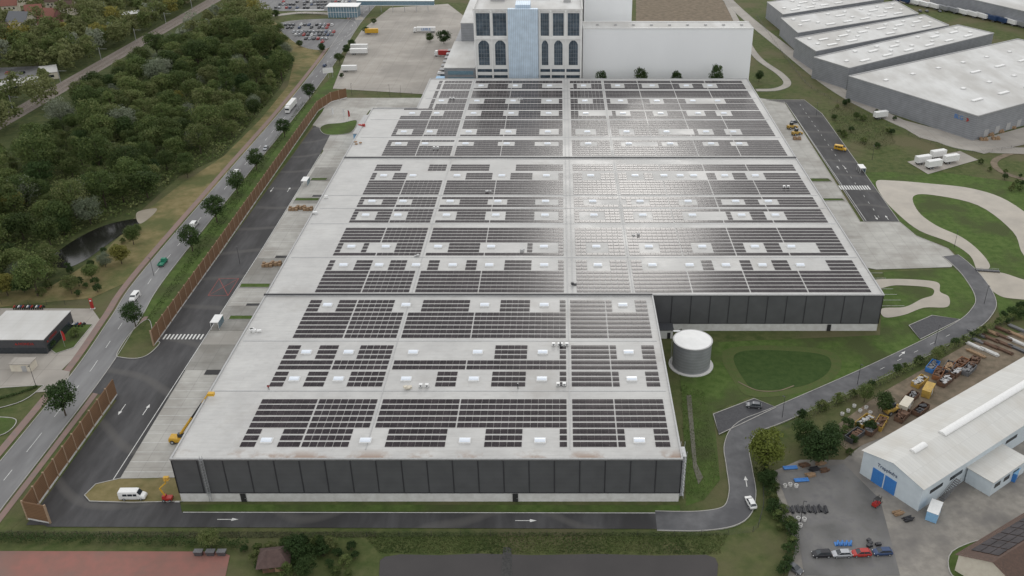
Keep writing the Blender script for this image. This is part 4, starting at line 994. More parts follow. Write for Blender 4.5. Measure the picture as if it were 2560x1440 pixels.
b_ = B(); b_.box(1.15, .35, 1.3, .1, .1, 2.4); b_.box(1.15, -.35, 1.3, .1, .1, 2.4); b_.box(1.7, .3, .12, 1.1, .12, .05); b_.box(1.7, -.3, .12, 1.1, .12, .05); b_.obj("mast", black, r); wheels(r, (-.8, .8), .3, .55, .2)

# ---------------------------------------------------------------- tank
tb_ = P(1727, 912); r = thing("water_tank", "round grey steel sprinkler tank with white lid", "tank", (tb_.x, tb_.y, 0))
b_ = B(); b_.cyl((0, 0, 0), (0, 0, 8.8), 5.6, n=48, cap=False); b_.obj("shell", ribbed("tank_steel", (.27, .28, .29), 1.0, 'Z', metal=.1, amt=.12, depth=.003), r, smooth=True)
b_ = B(); b_.cyl((0, 0, 8.8), (0, 0, 9.5), 5.8, .3, 48); b_.obj("lid", mat("tank_lid", (.72, .72, .71), (.66, .66, .65), .4, .6), r)
b_ = B(); b_.cyl((0, 0, 8.6), (0, 0, 8.85), 5.75, n=48); b_.obj("rim", lightmetal, r)
b_ = B(); b_.cyl((0, 0, 0), (0, 0, .25), 6.6, n=40); b_.obj("foundation", plinthm, r)
b_ = B(); fbox(b_, -5.2, -3.2, 4.2, 5, 8.9, 9.0)
for i in range(28): b_.box(-5.9, 1, .3 + i * .32, .08, .5, .05)
for s_ in (-.25, .25): b_.box(-5.9, 1 + s_, 4.8, .06, .06, 9.4)
b_.obj("ladder", metal, r)
p = P(1668, 838); r = thing("pump_house", "small white pump house against the hall wall", "outbuilding", (p.x - 1, p.y, 0))
b_ = B(); b_.box(0, 0, 1.5, 5, 4, 3); b_.obj("wall", whitep, r); B().box(0, 0, 3.08, 5.4, 4.4, .15).obj("roof", greyp, r); B().box(1.2, -2.02, 1.1, 1, .08, 2.1).obj("door", darkm, r)

# ---------------------------------------------------------------- tall block and white high bay
r = thing("office_tower", "tall white block with blue stripe and dark glazing", "tower building")
b_ = B(); foot = [(-46.5, 500), (12, 500), (12, 575), (-46.5, 575)]; b_.sides(foot, 0, 46); b_.obj("wall", stone, r)
b_ = B(); b_.poly(foot, 45.6); b_.obj("roof", whiteroof, r)
b_ = B()
for d, e in ((499.7, 500.3), (574.7, 575.3)): fbox(b_, -46.5, 12, d, e, 45.3, 47)
for a, c in ((-46.8, -46.2), (11.7, 12.3)): fbox(b_, a, c, 500.3, 574.7, 45.3, 47)
b_.obj("parapet", plinthm, r)
b_ = B(); fbox(b_, -28, -11.8, 497, 499.95, 0, 47.5); fbox(b_, -24, -16, 500.4, 512, 45.6, 49); b_.obj("stair_tower", blueclad, r)
wf = mat("window_frame", (.3, .31, .32), (.25, .26, .27), 2, .5)
def win(x0, x1, z0, z1, point=False, y_=499.9, step=2.1):
    b_ = B(); xm = (x0 + x1) / 2; hw = (x1 - x0) / 2
    if point: pts_ = [(x0, z0), (x1, z0), (x1, z1 - 2.2), (xm + hw * .7, z1 - .8), (xm + hw * .3, z1), (xm - hw * .3, z1), (xm - hw * .7, z1 - .8), (x0, z1 - 2.2)]
    else: pts_ = [(x0, z0), (x1, z0), (x1, z1), (x0, z1)]
    b_.add([(a, y_, c) for a, c in pts_], [tuple(range(len(pts_)))])
    w_ = b_.obj("window", facglass, r)
    f_ = B(); n = 4
    for i in range(1, n):
        x = x0 + (x1 - x0) * i / n; top = z1 if i == 2 or not point else z1 - 1.6
        fbox(f_, x - .04, x + .04, y_ - .06, y_ - .01, z0, top)
    z_ = z0 + step
    while z_ < z1 - 2: fbox(f_, x0, x1, y_ - .05, y_ - .012, z_ - .04, z_ + .04); z_ += step
    f_.obj("frame", wf, w_)
for x0, x1 in ((-45.3, -37.9), (-36.2, -29.0), (-10.4, -6.0), (-3.8, 2.0), (4.2, 10.4)):
    win(x0, x1, 32.8, 44.8)
    iw = (x1 - x0) * .1
    win(x0 + iw, x1 - iw, 16.8, 30.2, True)
for x0, x1 in ((-45.5, -29), (-10.8, 11.4)):
    win(x0, x1, 13.0, 14.6, step=9); win(x0, x1, 9.6, 11.2, step=9)
b_ = B()
for x in (-46.2, -37.05, -28.5, -11.2, -5.0, 3.1, 11.4): fbox(b_, x - .4, x + .4, 499.2, 499.96, 0, 46.2)
for x0, x1 in ((-46, -28.1), (-11.7, 11.8)): fbox(b_, x0, x1, 499.3, 499.94, 30.9, 32.1)
b_.obj("pilaster", stone, r)
b_ = B()
for x, y_, a, c, h in ((-35, 530, 8, 6, 3), (-10, 540, 10, 8, 4), (4, 525, 4, 3, 2), (-30, 552, 14, 5, 2.5)): b_.box(x, y_, 45.6 + h / 2, a, c, h)
b_.obj("roof_plant", lightmetal, r)
r = thing("high_bay_warehouse", "long windowless white high-bay warehouse block", "warehouse")
foot = [(12.6, 506), (106, 506), (106, 522), (12.6, 522)]
b_ = B(); b_.sides(foot, 0, 35.4); b_.obj("wall", whiteclad, r); b_ = B(); b_.poly(foot, 35.2); b_.obj("roof", whiteroof, r)
b_ = B()
for y_ in (506, 522): fbox(b_, 12.6, 106, y_ - .2, y_ + .2, 35, 35.7)
b_.obj("parapet", whitep, r)
for i in range(9): b_ = B(); fbox(b_, 20 + i * 10, 21.4 + i * 10, 513, 514.4, 35.2, 36); b_.obj("roof_vent", lightmetal, r)
r = thing("silo_block", "tall plain white rear block", "warehouse"); b_ = B(); fbox(b_, 14, 42, 545, 590, 0, 62); b_.obj("wall", whiteclad, r); b_ = B(); fbox(b_, 13.8, 42.2, 544.8, 590.2, 62, 62.5); b_.obj("roof", whiteroof, r)
r = thing("dock_building", "low grey loading building with stepped dock canopies", "industrial building")
b_ = B(); fbox(b_, -64, -47, 500, 640, 0, 15); fbox(b_, -60, -47, 560, 640, 15, 26); b_.obj("wall", greyclad, r)
b_ = B(); fbox(b_, -64.3, -46.9, 499.7, 559.9, 15, 15.4); fbox(b_, -60.3, -46.9, 560, 640, 26, 26.4); b_.obj("roof", whiteroof, r)
for i in range(9):
    y_ = 505 + i * 9
    b_ = B(); fbox(b_, -71, -64.05, y_, y_ + 5, 5, 5.4); fbox(b_, -70, -64.05, y_ + 4.6, y_ + 5, 0, 5); b_.obj("dock_canopy", lbluep if i < 2 else greyp, r)
for k in range(3): b_ = B(); fbox(b_, -64.08, -64.0, 502, 556, 7.2 + k * 2.6, 8.6 + k * 2.6); b_.obj("window", blueglass, r)
for z_ in (8, 11.5): b_ = B(); fbox(b_, -62, -48, 499.9, 499.98, z_, z_ + 2); b_.obj("window", blueglass, r)
r = thing("gate_office", "small pale blue office block by the rear yard", "office", (0, 0, 0))
b_ = B(); fbox(b_, -97.5, -92.5, 412, 440, 0, 7.5); b_.obj("wall", lbluep, r); b_ = B(); fbox(b_, -97.7, -92.4, 411.8, 440.2, 7.5, 7.8); b_.obj("roof", lightmetal, r)
b_ = B(); fbox(b_, -97.58, -97.5, 414, 438, 1.2, 2.8); b_.obj("window", glassm, r)
r = thing("low_annex", "low annex with dark flat roof behind the hall", "outbuilding", (0, 0, 0))
b_ = B(); fbox(b_, -92, -70.5, 435, 447, 0, 9); b_.obj("wall", greyclad, r); b_ = B(); fbox(b_, -92.2, -70.4, 434.6, 447.2, 9, 9.3); b_.obj("roof", midm, r)
r = thing("glazed_office", "blue glazed office pavilion beside the car park", "office"); p = P(862, 40)
b_ = B(); b_.box(p.x, p.y, 4, 22, 12, 8); b_.obj("wall", blueglass, r); b_ = B(); b_.box(p.x, p.y, 8.2, 24, 14, .4); b_.obj("roof", whitep, r)
b_ = B()
for i in range(12): b_.box(p.x - 11 + i * 2, p.y - 6.05, 4, .2, .12, 8)
b_.box(p.x, p.y - 6.06, 4, 22, .12, .3); b_.obj("frame", whitep, r)
r = thing("glazed_bridge", "long glazed pedestrian bridge on slim columns", "footbridge"); a, c = P(895, 30), P(1085, 34); yb = a.y
b_ = B(); fbox(b_, a.x, c.x, yb - 2, yb + 2, 5.5, 8.5); b_.obj("glazing", blueglass, r)
b_ = B(); fbox(b_, a.x, c.x, yb - 2.3, yb + 2.3, 8.5, 8.8); fbox(b_, a.x, c.x, yb - 2.2, yb + 2.2, 5.2, 5.5); b_.obj("deck", whitep, r)
x = a.x
while x < c.x: B().box(x, yb, 2.6, .35, .35, 5.2).obj("column", metal, r); x += 9
r = thing("bus_shelter", "long flat canopy at the car park edge", "shelter"); p = P(775, 36)
b_ = B(); b_.box(p.x, p.y, 3.2, 22, 4, .25); b_.obj("roof", lightmetal, r)
for i in range(6): B().box(p.x - 10 + i * 4, p.y, 1.6, .15, .15, 3.2).obj("post", metal, r)

# ---------------------------------------------------------------- right warehouses
def para_hall(L, N, E, z, label, sky=True, wallm=greyclad):
    l, n_, e = P(*L, z), P(*N, z), P(*E, z); f = n_ + e - l
    pts_ = [(q_.x, q_.y) for q_ in (l, n_, f, e)]
    r = thing("distribution_warehouse", label, "warehouse")
    b_ = B(); b_.sides(pts_, 0, z); b_.obj("wall", wallm, r)
    b_ = B(); b_.poly(pts_, z - .25); b_.obj("roof", whiteroof, r)
    b_ = B(); pp = pts_ + [pts_[0]]
    for i in range(4): b_.strip([pp[i], pp[i + 1]], .5, z - .3, h=.5)
    b_.obj("parapet", lightmetal, r)
    u, v = (n_ - l), (e - l); ang = math.atan2(v.y, v.x)
    if sky:
        for i in range(1, 5):
            for j in range(1, 14):
                if (i + j) % 2 or random.random() < .2: continue
                c_ = l + u * (i / 5) + v * (j / 14); B().box(0, 0, .2, 2.6 if (i * j) % 4 else 8, 1.8, .5, ang).obj("skylight", whitep, r, (c_.x, c_.y, z - .1))
    return r, l, n_, e
H1 = 12.5
r1, l1, n1, e1 = para_hall((2122, 190), (2445, 290), (2545, 97), H1, "long grey distribution warehouse with pale roof and corner lettering")
u = (n1 - l1).normalized()
off = n1 - u * 5 ; ang = math.atan2(u.y, u.x); nrm = Vector((u.y, -u.x, 0))
text_part("BLG", 2.9, bluep, r1, (off.x - u.x * 5 + nrm.x * .1, off.y - u.y * 5 + nrm.y * .1, 9.2), (UP, 0, ang))
q_ = off + nrm * .12; lg = B()
lg.loft([[(q_.x + u.x * a_ + nrm.x * o_, q_.y + u.y * a_ + nrm.y * o_, 9.2 + b__) for a_, b__ in ((-.8, -.7), (0, -.9), (.9, 0), (0, .9), (-.8, .7), (.15, 0))] for o_ in (0, .06)])
lg.obj("logo", redp, r1)
v1 = (e1 - l1).normalized(); side1 = Vector((v1.y, -v1.x, 0)); a1_ = math.atan2(v1.y, v1.x)
for k in range(7):
    q_ = n1 + v1 * (10 + k * 9) + side1 * .06; B().box(q_.x, q_.y, 2.2, 3.4, .12, 3.6, a1_).obj("dock_door", lightmetal, r1)
para_hall((2035, 143), (2123, 170), (2395, 62), 12.3, "grey distribution warehouse with pale flat roof")
para_hall((1988, 95), (2040, 128), (2310, 36), 12.1, "grey stepped distribution warehouse with pale flat roof")
para_hall((1953, 45), (1995, 82), (2240, 2), 11.9, "grey stepped distribution warehouse with pale flat roof")
para_hall((1918, 5), (1958, 36), (2160, -30), 11.7, "grey stepped distribution warehouse with pale flat roof")
para_hall((2330, -25), (2700, 60), (2560, -90), 11, "distant white logistics hall beside truck docks", sky=False)
# ---------------------------------------------------------------- workshop
zE = 7.0
A, Bq, E = P(2160, 1128, zE), P(2308, 1222, zE), P(2640, 850, zE)
r = thing("workshop_building", "white and pale blue metal workshop with ridge skylights", "workshop")
vv = E - A; Fq = Bq + vv; mid = (A + Bq) / 2; ridge0 = Vector((mid.x, mid.y, zE + 2.0)); ridge1 = ridge0 + vv
pw = mat("pale_sheet_wall", (.56, .62, .66), (.5, .56, .6), .5, .5, world=True)
b_ = B(); b_.sides([(q_.x, q_.y) for q_ in (A, Bq, Fq, E)], 0, zE)
b_.add([A, Bq, ridge0], [(0, 1, 2)]); b_.add([E, Fq, ridge1], [(0, 2, 1)]); b_.obj("wall", pw, r)
un = (Bq - A).normalized(); vn = vv.normalized(); o2 = un * .5; o3 = vn * .4; an2 = math.atan2(vn.y, vn.x)
def sheet():
    m, nt, N, L, bs = newmat("pale_sheet_roof")
    g = N.new("ShaderNodeNewGeometry").outputs["Position"]
    mp = N.new("ShaderNodeMapping"); mp.inputs["Rotation"].default_value = (0, 0, -an2); L.new(g, mp.inputs[0])
    bt = N.new("ShaderNodeTexBrick"); bt.offset = 0; bt.inputs["Scale"].default_value = 1; bt.inputs["Brick Width"].default_value = 1.0; bt.inputs["Row Height"].default_value = 8
    bt.inputs["Mortar Size"].default_value = .03; bt.inputs["Color1"].default_value = (.56, .555, .53, 1); bt.inputs["Color2"].default_value = (.52, .515, .49, 1); bt.inputs["Mortar"].default_value = (.44, .435, .42, 1)
    L.new(mp.outputs[0], bt.inputs["Vector"])
    n = N.new("ShaderNodeTexNoise"); n.inputs["Scale"].default_value = .15; n.inputs["Detail"].default_value = 8; L.new(g, n.inputs["Vector"])
    mr = N.new("ShaderNodeMapRange"); mr.inputs[1].default_value = .45; mr.inputs[2].default_value = .7; mr.inputs[4].default_value = .45; L.new(n.outputs["Fac"], mr.inputs[0])
    x = N.new("ShaderNodeMix"); x.data_type = 'RGBA'; L.new(mr.outputs[0], x.inputs[0]); L.new(bt.outputs["Color"], x.inputs[6]); x.inputs[7].default_value = (.44, .41, .36, 1)
    L.new(x.outputs[2], bs.inputs["Base Color"]); bs.inputs["Roughness"].default_value = .65; bs.inputs["Specular IOR Level"].default_value = .2
    return m
sr = sheet()
b_ = B(); up = Vector((0, 0, .12))
b_.add([A - o2 - o3 + up, ridge0 - o3 + up, ridge1 + up, E - o2 + up], [(0, 1, 2, 3)]); b_.add([ridge0 - o3 + up, Bq + o2 - o3 + up, Fq + o2 + up, ridge1 + up], [(0, 1, 2, 3)])
b_.obj("roof", sr, r)
for s_, ln, wd in ((7, 5, .9), (19, 70, 1.1)):
    c_ = ridge0 + vn * (s_ + ln / 2)
    rings_ = [(math.cos(math.pi * k / 6) * wd, math.sin(math.pi * k / 6) * .6) for k in range(7)]
    b_ = B(); b_.loft([[c_ + vn * t_ + un * a_ + Vector((0, 0, h_ + .05)) for a_, h_ in rings_] for t_ in np.linspace(-ln / 2, ln / 2, 12)])
    b_.obj("ridge_skylight", whitep, r)
angf = math.atan2(un.y, un.x); nf = Vector((un.y, -un.x, 0))
text_part("TrappInfra", 1.35, dbluep, r, (A + un * 7.2 + nf * .08 - Vector((0, 0, 1.2))), (UP, 0, angf))
for s_ in (5.0, 8.6):
    c_ = A + un * s_ + nf * .06; B().box(0, 0, 2.2, 3.2, .1, 4.2).obj("roller_door", bluep, r, (c_.x, c_.y, 0), angf)
side = Vector((vn.y, -vn.x, 0))
for s_ in (6, 14, 38, 48):
    q_ = Bq + vn * s_ + side * .05; B().box(q_.x, q_.y, 4.2, 5, .1, 1, an2).obj("window", glassm, r)
r = thing("workshop_annex", "low blue grey annex beside the workshop", "outbuilding"); q_ = Bq + vn * 26 + side * 3.6
b_ = B(); b_.box(q_.x, q_.y, 2.2, 15, 6.6, 4.4, an2); b_.obj("wall", pw, r); B().box(q_.x, q_.y, 4.5, 15.6, 7.2, .2, an2).obj("roof", sr, r)
q2 = q_ + side * 3.35
for k in (-5, -1, 3): w_ = q2 + vn * k; B().box(w_.x, w_.y, 2.6, 2.4, .1, 1.2, an2).obj("window", glassm, r)
st_ = B()
for k in range(12): w_ = Bq + vn * (8 + k * .5) + side * 1.0; st_.box(w_.x, w_.y, .3 + k * .3, .5, 1.2, .06, an2)
for sg in (.4, 1.6):
    w0 = Bq + vn * 8 + side * sg; w1 = Bq + vn * 13.6 + side * sg; st_.cyl((w0.x, w0.y, .2), (w1.x, w1.y, 3.6), .06, n=5); st_.cyl((w0.x, w0.y, 1.2), (w1.x, w1.y, 4.6), .04, n=5)
st_.obj("stair", midm, r)
def container(px, py, L_, w, h, rot, m, label, name="storage_container", roofm_=None, openw=False, z=.1):
    p = P(px, py); r = thing(name, label, "container", (p.x, p.y, z), rot)
    b_ = B()
    if openw:
        fbox(b_, -L_ / 2, L_ / 2, -w / 2, w / 2, 0, .15)
        for sg in (-1, 1): fbox(b_, -L_ / 2, L_ / 2, sg * w / 2 - .06, sg * w / 2 + .06, .15, h); fbox(b_, sg * L_ / 2 - .06, sg * L_ / 2 + .06, -w / 2 + .06, w / 2 - .06, .15, h)
        b_.obj("shell", m, r)
        b_ = B()
        for i in range(16): b_.box(random.uniform(-L_ * .4, L_ * .4), random.uniform(-w * .33, w * .33), h * random.uniform(.6, 1.0), random.uniform(.6, 1.8), random.uniform(.2, .8), random.uniform(.15, .5), random.random() * 3)
        b_.obj("scrap_load", random.choice([rust, woodm, midm, darkm, lightmetal]), r)
    else:
        fbox(b_, -L_ / 2, L_ / 2, -w / 2, w / 2, .1, h); b_.obj("shell", m, r)
        B().box(0, 0, h + .06, L_ + .1, w + .1, .12).obj("roof", roofm_ or m, r)
        B().box(0, -w / 2 - .02, h * .48, 1.0, .05, h * .8).obj("door", whitep, r)
        B().box(L_ * .3, -w / 2 - .02, h * .6, .9, .05, .7).obj("window", glassm, r)
    return r
container(2332, 1290, 5, 2.5, 2.7, 1.0, lbluep, "small pale blue site cabin beside the workshop", "site_cabin", whitep)
container(2530, 1190, 5, 2.5, 2.6, .9, bluep, "blue site cabin beside the annex", "site_cabin", lbluep)
for px, py, m_, n_, op in ((2180, 1078, rust, "rusty", True), (2135, 1095, greyp, "grey", True), (2200, 1064, mustard, "yellow", True), (2262, 1022, creamp, "beige", False), (2300, 1030, rust, "rusty", True), (2255, 1045, rust, "brown", True),
        (2318, 985, mustard, "yellow", False), (2298, 960, mustard, "yellow", True), (2362, 958, rust, "brown", True), (2345, 940, orange, "orange", True), (2330, 922, bluep, "blue", True), (2390, 935, rust, "rusty", True), (2400, 915, orange, "orange", True), (2370, 925, greyp, "grey", True), (2430, 912, rust, "rusty", True), (2420, 930, midm, "grey", True), (2160, 1060, mustard, "yellow", True), (2275, 1000, rust, "rusty", True)):
    container(px, py, 5.2 if not op else 5.8, 2.3, 2.3 if not op else 1.5, .85 + random.uniform(-.15, .15), m_, n_ + (" scrap skip filled with material" if op else " site container standing among skips"), "scrap_skip" if op else "site_container", openw=op, z=.13)["group"] = "containers in the scrap yard"
def stack(px, py, label, m, n=14, L_=6, rot=.8, name="timber_stack", w=1.6):
    p = P(px, py); b_ = B()
    for i in range(n):
        b_.box(random.uniform(-.4, .4), (i % 5 - 2) * w / 5, .15 + .2 * (i // 5), L_ * random.uniform(.8, 1), .22, .16, random.uniform(-.05, .05))
    b_.obj(name, m, loc=(p.x, p.y, .12), rot=rot, label=label, category="stacked materials")
for i in range(16): stack(2440 + (i % 4) * 34, 835 + (i // 4) * 17 - (i % 4) * 4, "stacked steel sections lying in the storage yard", random.choice([rust, woodm, midm, greyp, plinthm]), rot=-.9)
for i in range(8): stack(1965 + i * 14, 1275 + (i % 2) * 2, "dark steel frames stacked on the asphalt", blackp, 8, 2.4, UP, "frame_stack", 1.0)
for i, (px, py) in enumerate(((2010, 1165), (2035, 1175), (2050, 1160), (2025, 1190), (2060, 1178), (2245, 1285), (2270, 1300))): stack(px, py, "pallet of mixed building material on asphalt", random.choice([rust, woodm, darkm]), 12, 2.4, .3, "material_pallet")
for i, (px, py) in enumerate(((1975, 1172), (2003, 1203))):
    p = P(px, py); b_ = B()
    for k in range(3): b_.cyl((-1.8, k * .42 - .4, .3), (1.8, k * .42 - .4, .3), .2, n=12)
    b_.obj("pipe_bundle", bluep, loc=(p.x, p.y, .12), rot=.1, label="bundle of blue plastic pipes on the asphalt", category="pipes")
for i, (px, py) in enumerate(((1962, 1218), (1975, 1215), (1990, 1218), (1995, 1300), (2010, 1302), (2000, 1317), (2150, 1030), (2120, 1030), (2105, 1038), (2165, 1022), (2135, 1018), (2175, 1035))):
    p = P(px, py); b_ = B(); b_.cyl((0, 0, 0), (0, 0, .7), .5, n=16, cap=False); b_.cyl((0, 0, 0), (0, 0, .7), .38, n=16, cap=False)
    for k in range(16):
        a0, a1 = 2 * math.pi * k / 16, 2 * math.pi * (k + 1) / 16
        b_.add([(.5 * math.cos(a0), .5 * math.sin(a0), .7), (.5 * math.cos(a1), .5 * math.sin(a1), .7), (.38 * math.cos(a1), .38 * math.sin(a1), .7), (.38 * math.cos(a0), .38 * math.sin(a0), .7)], [(0, 1, 2, 3)])
    b_.obj("concrete_ring", plinthm, loc=(p.x, p.y, .12), label="pale concrete shaft ring standing on the ground", category="concrete ring", group="concrete rings in the yard")
p = P(2108, 1362); b_ = B()
for k in range(4): b_.cyl((-1.6 + k * 1.0, -.6, .35), (-1.1 + k * 1.0, .6, .55), .22, n=10); b_.box(-1.6 + k * 1.0, 0, .12, .8, 1.2, .15)
b_.obj("blue_pipe_rack", bluep, loc=(p.x, p.y, .13), label="blue plastic pipe fittings piled beside parked cars", category="pipes")
p = P(2185, 1362); b_ = B()
for k in range(7): b_.box(random.uniform(-1.5, 1.5), random.uniform(-1, 1), .3 + random.random() * .3, .9, .7, .5, random.random())
b_.obj("debris_pile", darkm, loc=(p.x, p.y, .13), label="dark pile of boxes beside parked cars", category="debris")
zH = 5
a, c, e = P(2398, 1385, zH), P(2560, 1480, zH), P(2580, 1275, zH)
r = thing("house", "house with brown tiled roof and solar modules", "house")
f = c + e - a; m0 = (a + c) / 2 + Vector((0, 0, 3.2)); m1 = m0 + (e - a)
b_ = B(); b_.sides([(q_.x, q_.y) for q_ in (a, c, f, e)], 0, zH); b_.add([a, c, m0], [(0, 1, 2)]); b_.obj("wall", creamp, r)
k_ = (c - a).normalized() * .6; j_ = (e - a).normalized() * .6
b_ = B(); b_.add([a - k_ - j_ - Vector((0, 0, .3)), m0 - j_, m1, e - k_ - Vector((0, 0, .3))], [(0, 1, 2, 3)]); b_.add([m0 - j_, c + k_ - j_ - Vector((0, 0, .3)), f + k_ - Vector((0, 0, .3)), m1], [(0, 1, 2, 3)]); b_.obj("roof", tile, r)
s1 = (m0 - a); s2 = (e - a); nr = s1.cross(s2).normalized(); nr = nr if nr.z > 0 else -nr
for i in range(6):
    for j in range(3):
        o_ = a + s2 * (.1 + i * .13) + s1 * (.12 + j * .27) + nr * .12; b_ = B(); b_.add([o_, o_ + s2 * .12, o_ + s2 * .12 + s1 * .25, o_ + s1 * .25], [(0, 1, 2, 3)]); b_.obj("solar_module", pv, r)
p = P(690, 1412); r = thing("garden_hut", "small hut with brown pyramid roof among bushes", "hut", (p.x, p.y, 0), .15)
B().box(0, 0, 1.2, 5, 4.4, 2.4).obj("wall", rust, r)
b_ = B(); b_.add([(-3.6, -3.2, 2.3), (3.6, -3.2, 2.3), (3.6, 3.2, 2.3), (-3.6, 3.2, 2.3), (-1.2, 0, 4.4), (1.2, 0, 4.4)], [(0, 1, 5, 4), (1, 2, 5), (2, 3, 4, 5), (3, 0, 4)]); b_.obj("roof", mat("felt_roof", (.10, .065, .058), (.07, .045, .04), 1, .9), r)
B().box(.6, -2.22, 1, .9, .06, 1.9).obj("door", woodm, r)
for px in (498, 528, 556):
    p = P(px, 1388); r = thing("waste_container", "grey waste container standing by the hedge", "waste container", (p.x, p.y, .1), 0, "waste containers by the court")
    b_ = B(); b_.loft([[(-.8, -.45, .1), (.8, -.45, .1), (.8, .45, .1), (-.8, .45, .1)], [(-.95, -.55, 1.2), (.95, -.55, 1.2), (.95, .55, 1.2), (-.95, .55, 1.2)]]); b_.obj("bin_body", greyp, r)
    B().box(0, 0, 1.25, 2.0, 1.2, .1).obj("lid", midm, r)
# ---------------------------------------------------------------- dealership
zD = 5
a, bb_ = P(-60, 850, zD), P(100, 850, zD)
r = thing("showroom", "flat white roofed motorcycle showroom with dark walls", "shop building")
x0, x1, y0, y1 = a.x, bb_.x + 1, a.y, P(147, 778, zD).y
b_ = B(); fbox(b_, x0, x1, y0, y1, 0, zD); b_.obj("wall", mat("dark_render", (.05, .053, .06), (.065, .065, .07), 1, .5), r)
b_ = B(); fbox(b_, x0 - .1, x1 + .1, y0 - .1, y1 + .1, zD, zD + .2); b_.obj("roof", whiteroof, r)
b_ = B(); fbox(b_, x0, x1 + .04, y0 - .06, y0 - .01, .3, 2.2); b_.obj("window", glassm, r); b_ = B(); fbox(b_, x1 + .01, x1 + .06, y0 + 1, y1 - 1, .3, 2.6); b_.obj("window", glassm, r)
text_part("HONDA", 1.25, redp, r, (x1 - 5.5, y0 - .12, 3.6), (UP, 0, 0)); text_part("HONDA", 1.25, redp, r, (x1 + .1, y0 + 5, 3.6), (UP, 0, UP))
wg = B(); wg.add([(x1 - 9.0, y0 - .12, 3.3), (x1 - 8.0, y0 - .12, 3.2), (x1 - 8.6, y0 - .12, 4.0)], [(0, 1, 2)]); wg.obj("emblem", redp, r)
wg = B(); wg.add([(x1 + .11, y0 + 1.2, 3.3), (x1 + .11, y0 + 2.2, 3.2), (x1 + .11, y0 + 1.6, 4.0)], [(0, 1, 2)]); wg.obj("emblem", redp, r)
p = P(62, 922); r = thing("transformer_kiosk", "small beige concrete transformer kiosk with flat roof", "kiosk", (p.x, p.y, 0), 0)
B().box(0, 0, 1.3, 6, 3.4, 2.6).obj("wall", creamp, r); B().box(0, 0, 2.72, 6.4, 3.8, .2).obj("roof", lotc, r); B().box(1, -1.73, 1.1, 1.4, .06, 2).obj("door", lightmetal, r)
p = P(232, 772); r = thing("sign_totem", "tall red advertising totem beside the forecourt", "sign", (p.x, p.y, 0)); B().box(0, 0, 1.9, 1.0, .3, 3.8).obj("board", redp, r); B().box(0, 0, .1, 1.5, .8, .2).obj("base", plinthm, r); B().box(0, -.16, 3.1, .6, .03, .45).obj("emblem", whitep, r)
for px, py, m_, n_ in ((163, 868, redp, "red"), (860, 300, whitep, "white"), (832, 296, whitep, "white"), (872, 303, redp, "red")):
    p = P(px, py); r = thing("flag", n_ + " flag on a slim pole", "flag", (p.x, p.y, 0)); B().cyl((0, 0, 0), (0, 0, 6), .05, n=6).obj("pole", metal, r)
    b_ = B(); b_.add([(0, 0, 5.9), (.5, .1, 5.7), (.9, 0, 4.8), (.9, 0, 2.6), (.4, -.08, 2.4), (0, 0, 2.3)], [(0, 1, 2, 3, 4, 5)]); b_.obj("banner", m_, r)
def bike_mesh(m_):
    b_ = B()
    for x in (-.7, .7): b_.cyl((x, -.06, .32), (x, .06, .32), .32, n=12, mi=0)
    b_.loft([[(-.8, -.1, .8), (-.8, .1, .8), (-.8, .1, .95), (-.8, -.1, .95)], [(0, -.16, .45), (0, .16, .45), (0, .18, 1.0), (0, -.18, 1.0)], [(.5, -.1, .6), (.5, .1, .6), (.5, .12, 1.1), (.5, -.12, 1.1)]], 1)
    b_.cyl((.5, 0, 1.0), (.72, 0, .32), .05, n=5, mi=0); b_.cyl((.45, -.35, 1.1), (.45, .35, 1.1), .03, n=5, mi=0)
    return b_.mesh("motorcycle", [tyrem, m_])
bm = [bike_mesh(m_) for m_ in (redp, blackp, whitep, dbluep)]
for px, py, n, dx, dy, ro in ((38, 772, 14, 5.5, 0, UP), (140, 815, 7, -7, 10, .3), (170, 815, 6, 8, 0, 1.3)):
    for i in range(n):
        p = P(px + dx * i, py + dy * i); o_ = bpy.data.objects.new("motorcycle", bm[i % 4]); col.objects.link(o_); o_.location = (p.x, p.y, .1); o_.rotation_euler = (0, 0, ro)
        o_["label"] = "motorcycle parked in a row outside the showroom"; o_["category"] = "motorcycle"; o_["group"] = "motorcycles outside the showroom"
for px, py in ((545, 815), (765, 462), (2152, 430), (2012, 470)):
    p = P(px, py); r = thing("smoking_shelter", "white framed glass shelter beside the dock apron", "shelter", (p.x, p.y, .12))
    B().box(0, 0, 2.6, 2.6, 5, .15).obj("roof", whitep, r); B().box(1.25, 0, 1.4, .05, 4.8, 2.2).obj("glass_wall", blueglass, r)
    for sx in (-1.2, 1.2):
        for sy in (-2.4, 0, 2.4): B().box(sx, sy, 1.3, .1, .1, 2.6).obj("post", whitep, r)
for px, py in ((733, 527), (752, 524), (770, 527), (668, 668), (690, 665), (1993, 350), (2475, 340), (2500, 332), (2530, 322), (2490, 350), (2460, 352)):
    p = P(px, py); b_ = B()
    for i in range(3):
        for j in range(2): b_.box(i * 1.3 - 1.3, j * 1.1, .5, 1.1, .9, .95); b_.box(i * 1.3 - 1.3, j * 1.1, 1.18, 1.0, .85, .4) if (i + j) % 2 else None
    b_.obj("pallet_stack", woodm, loc=(p.x, p.y, .1), label="stacked wooden pallets and boxes on concrete", category="pallets", group="pallet stacks on the apron")
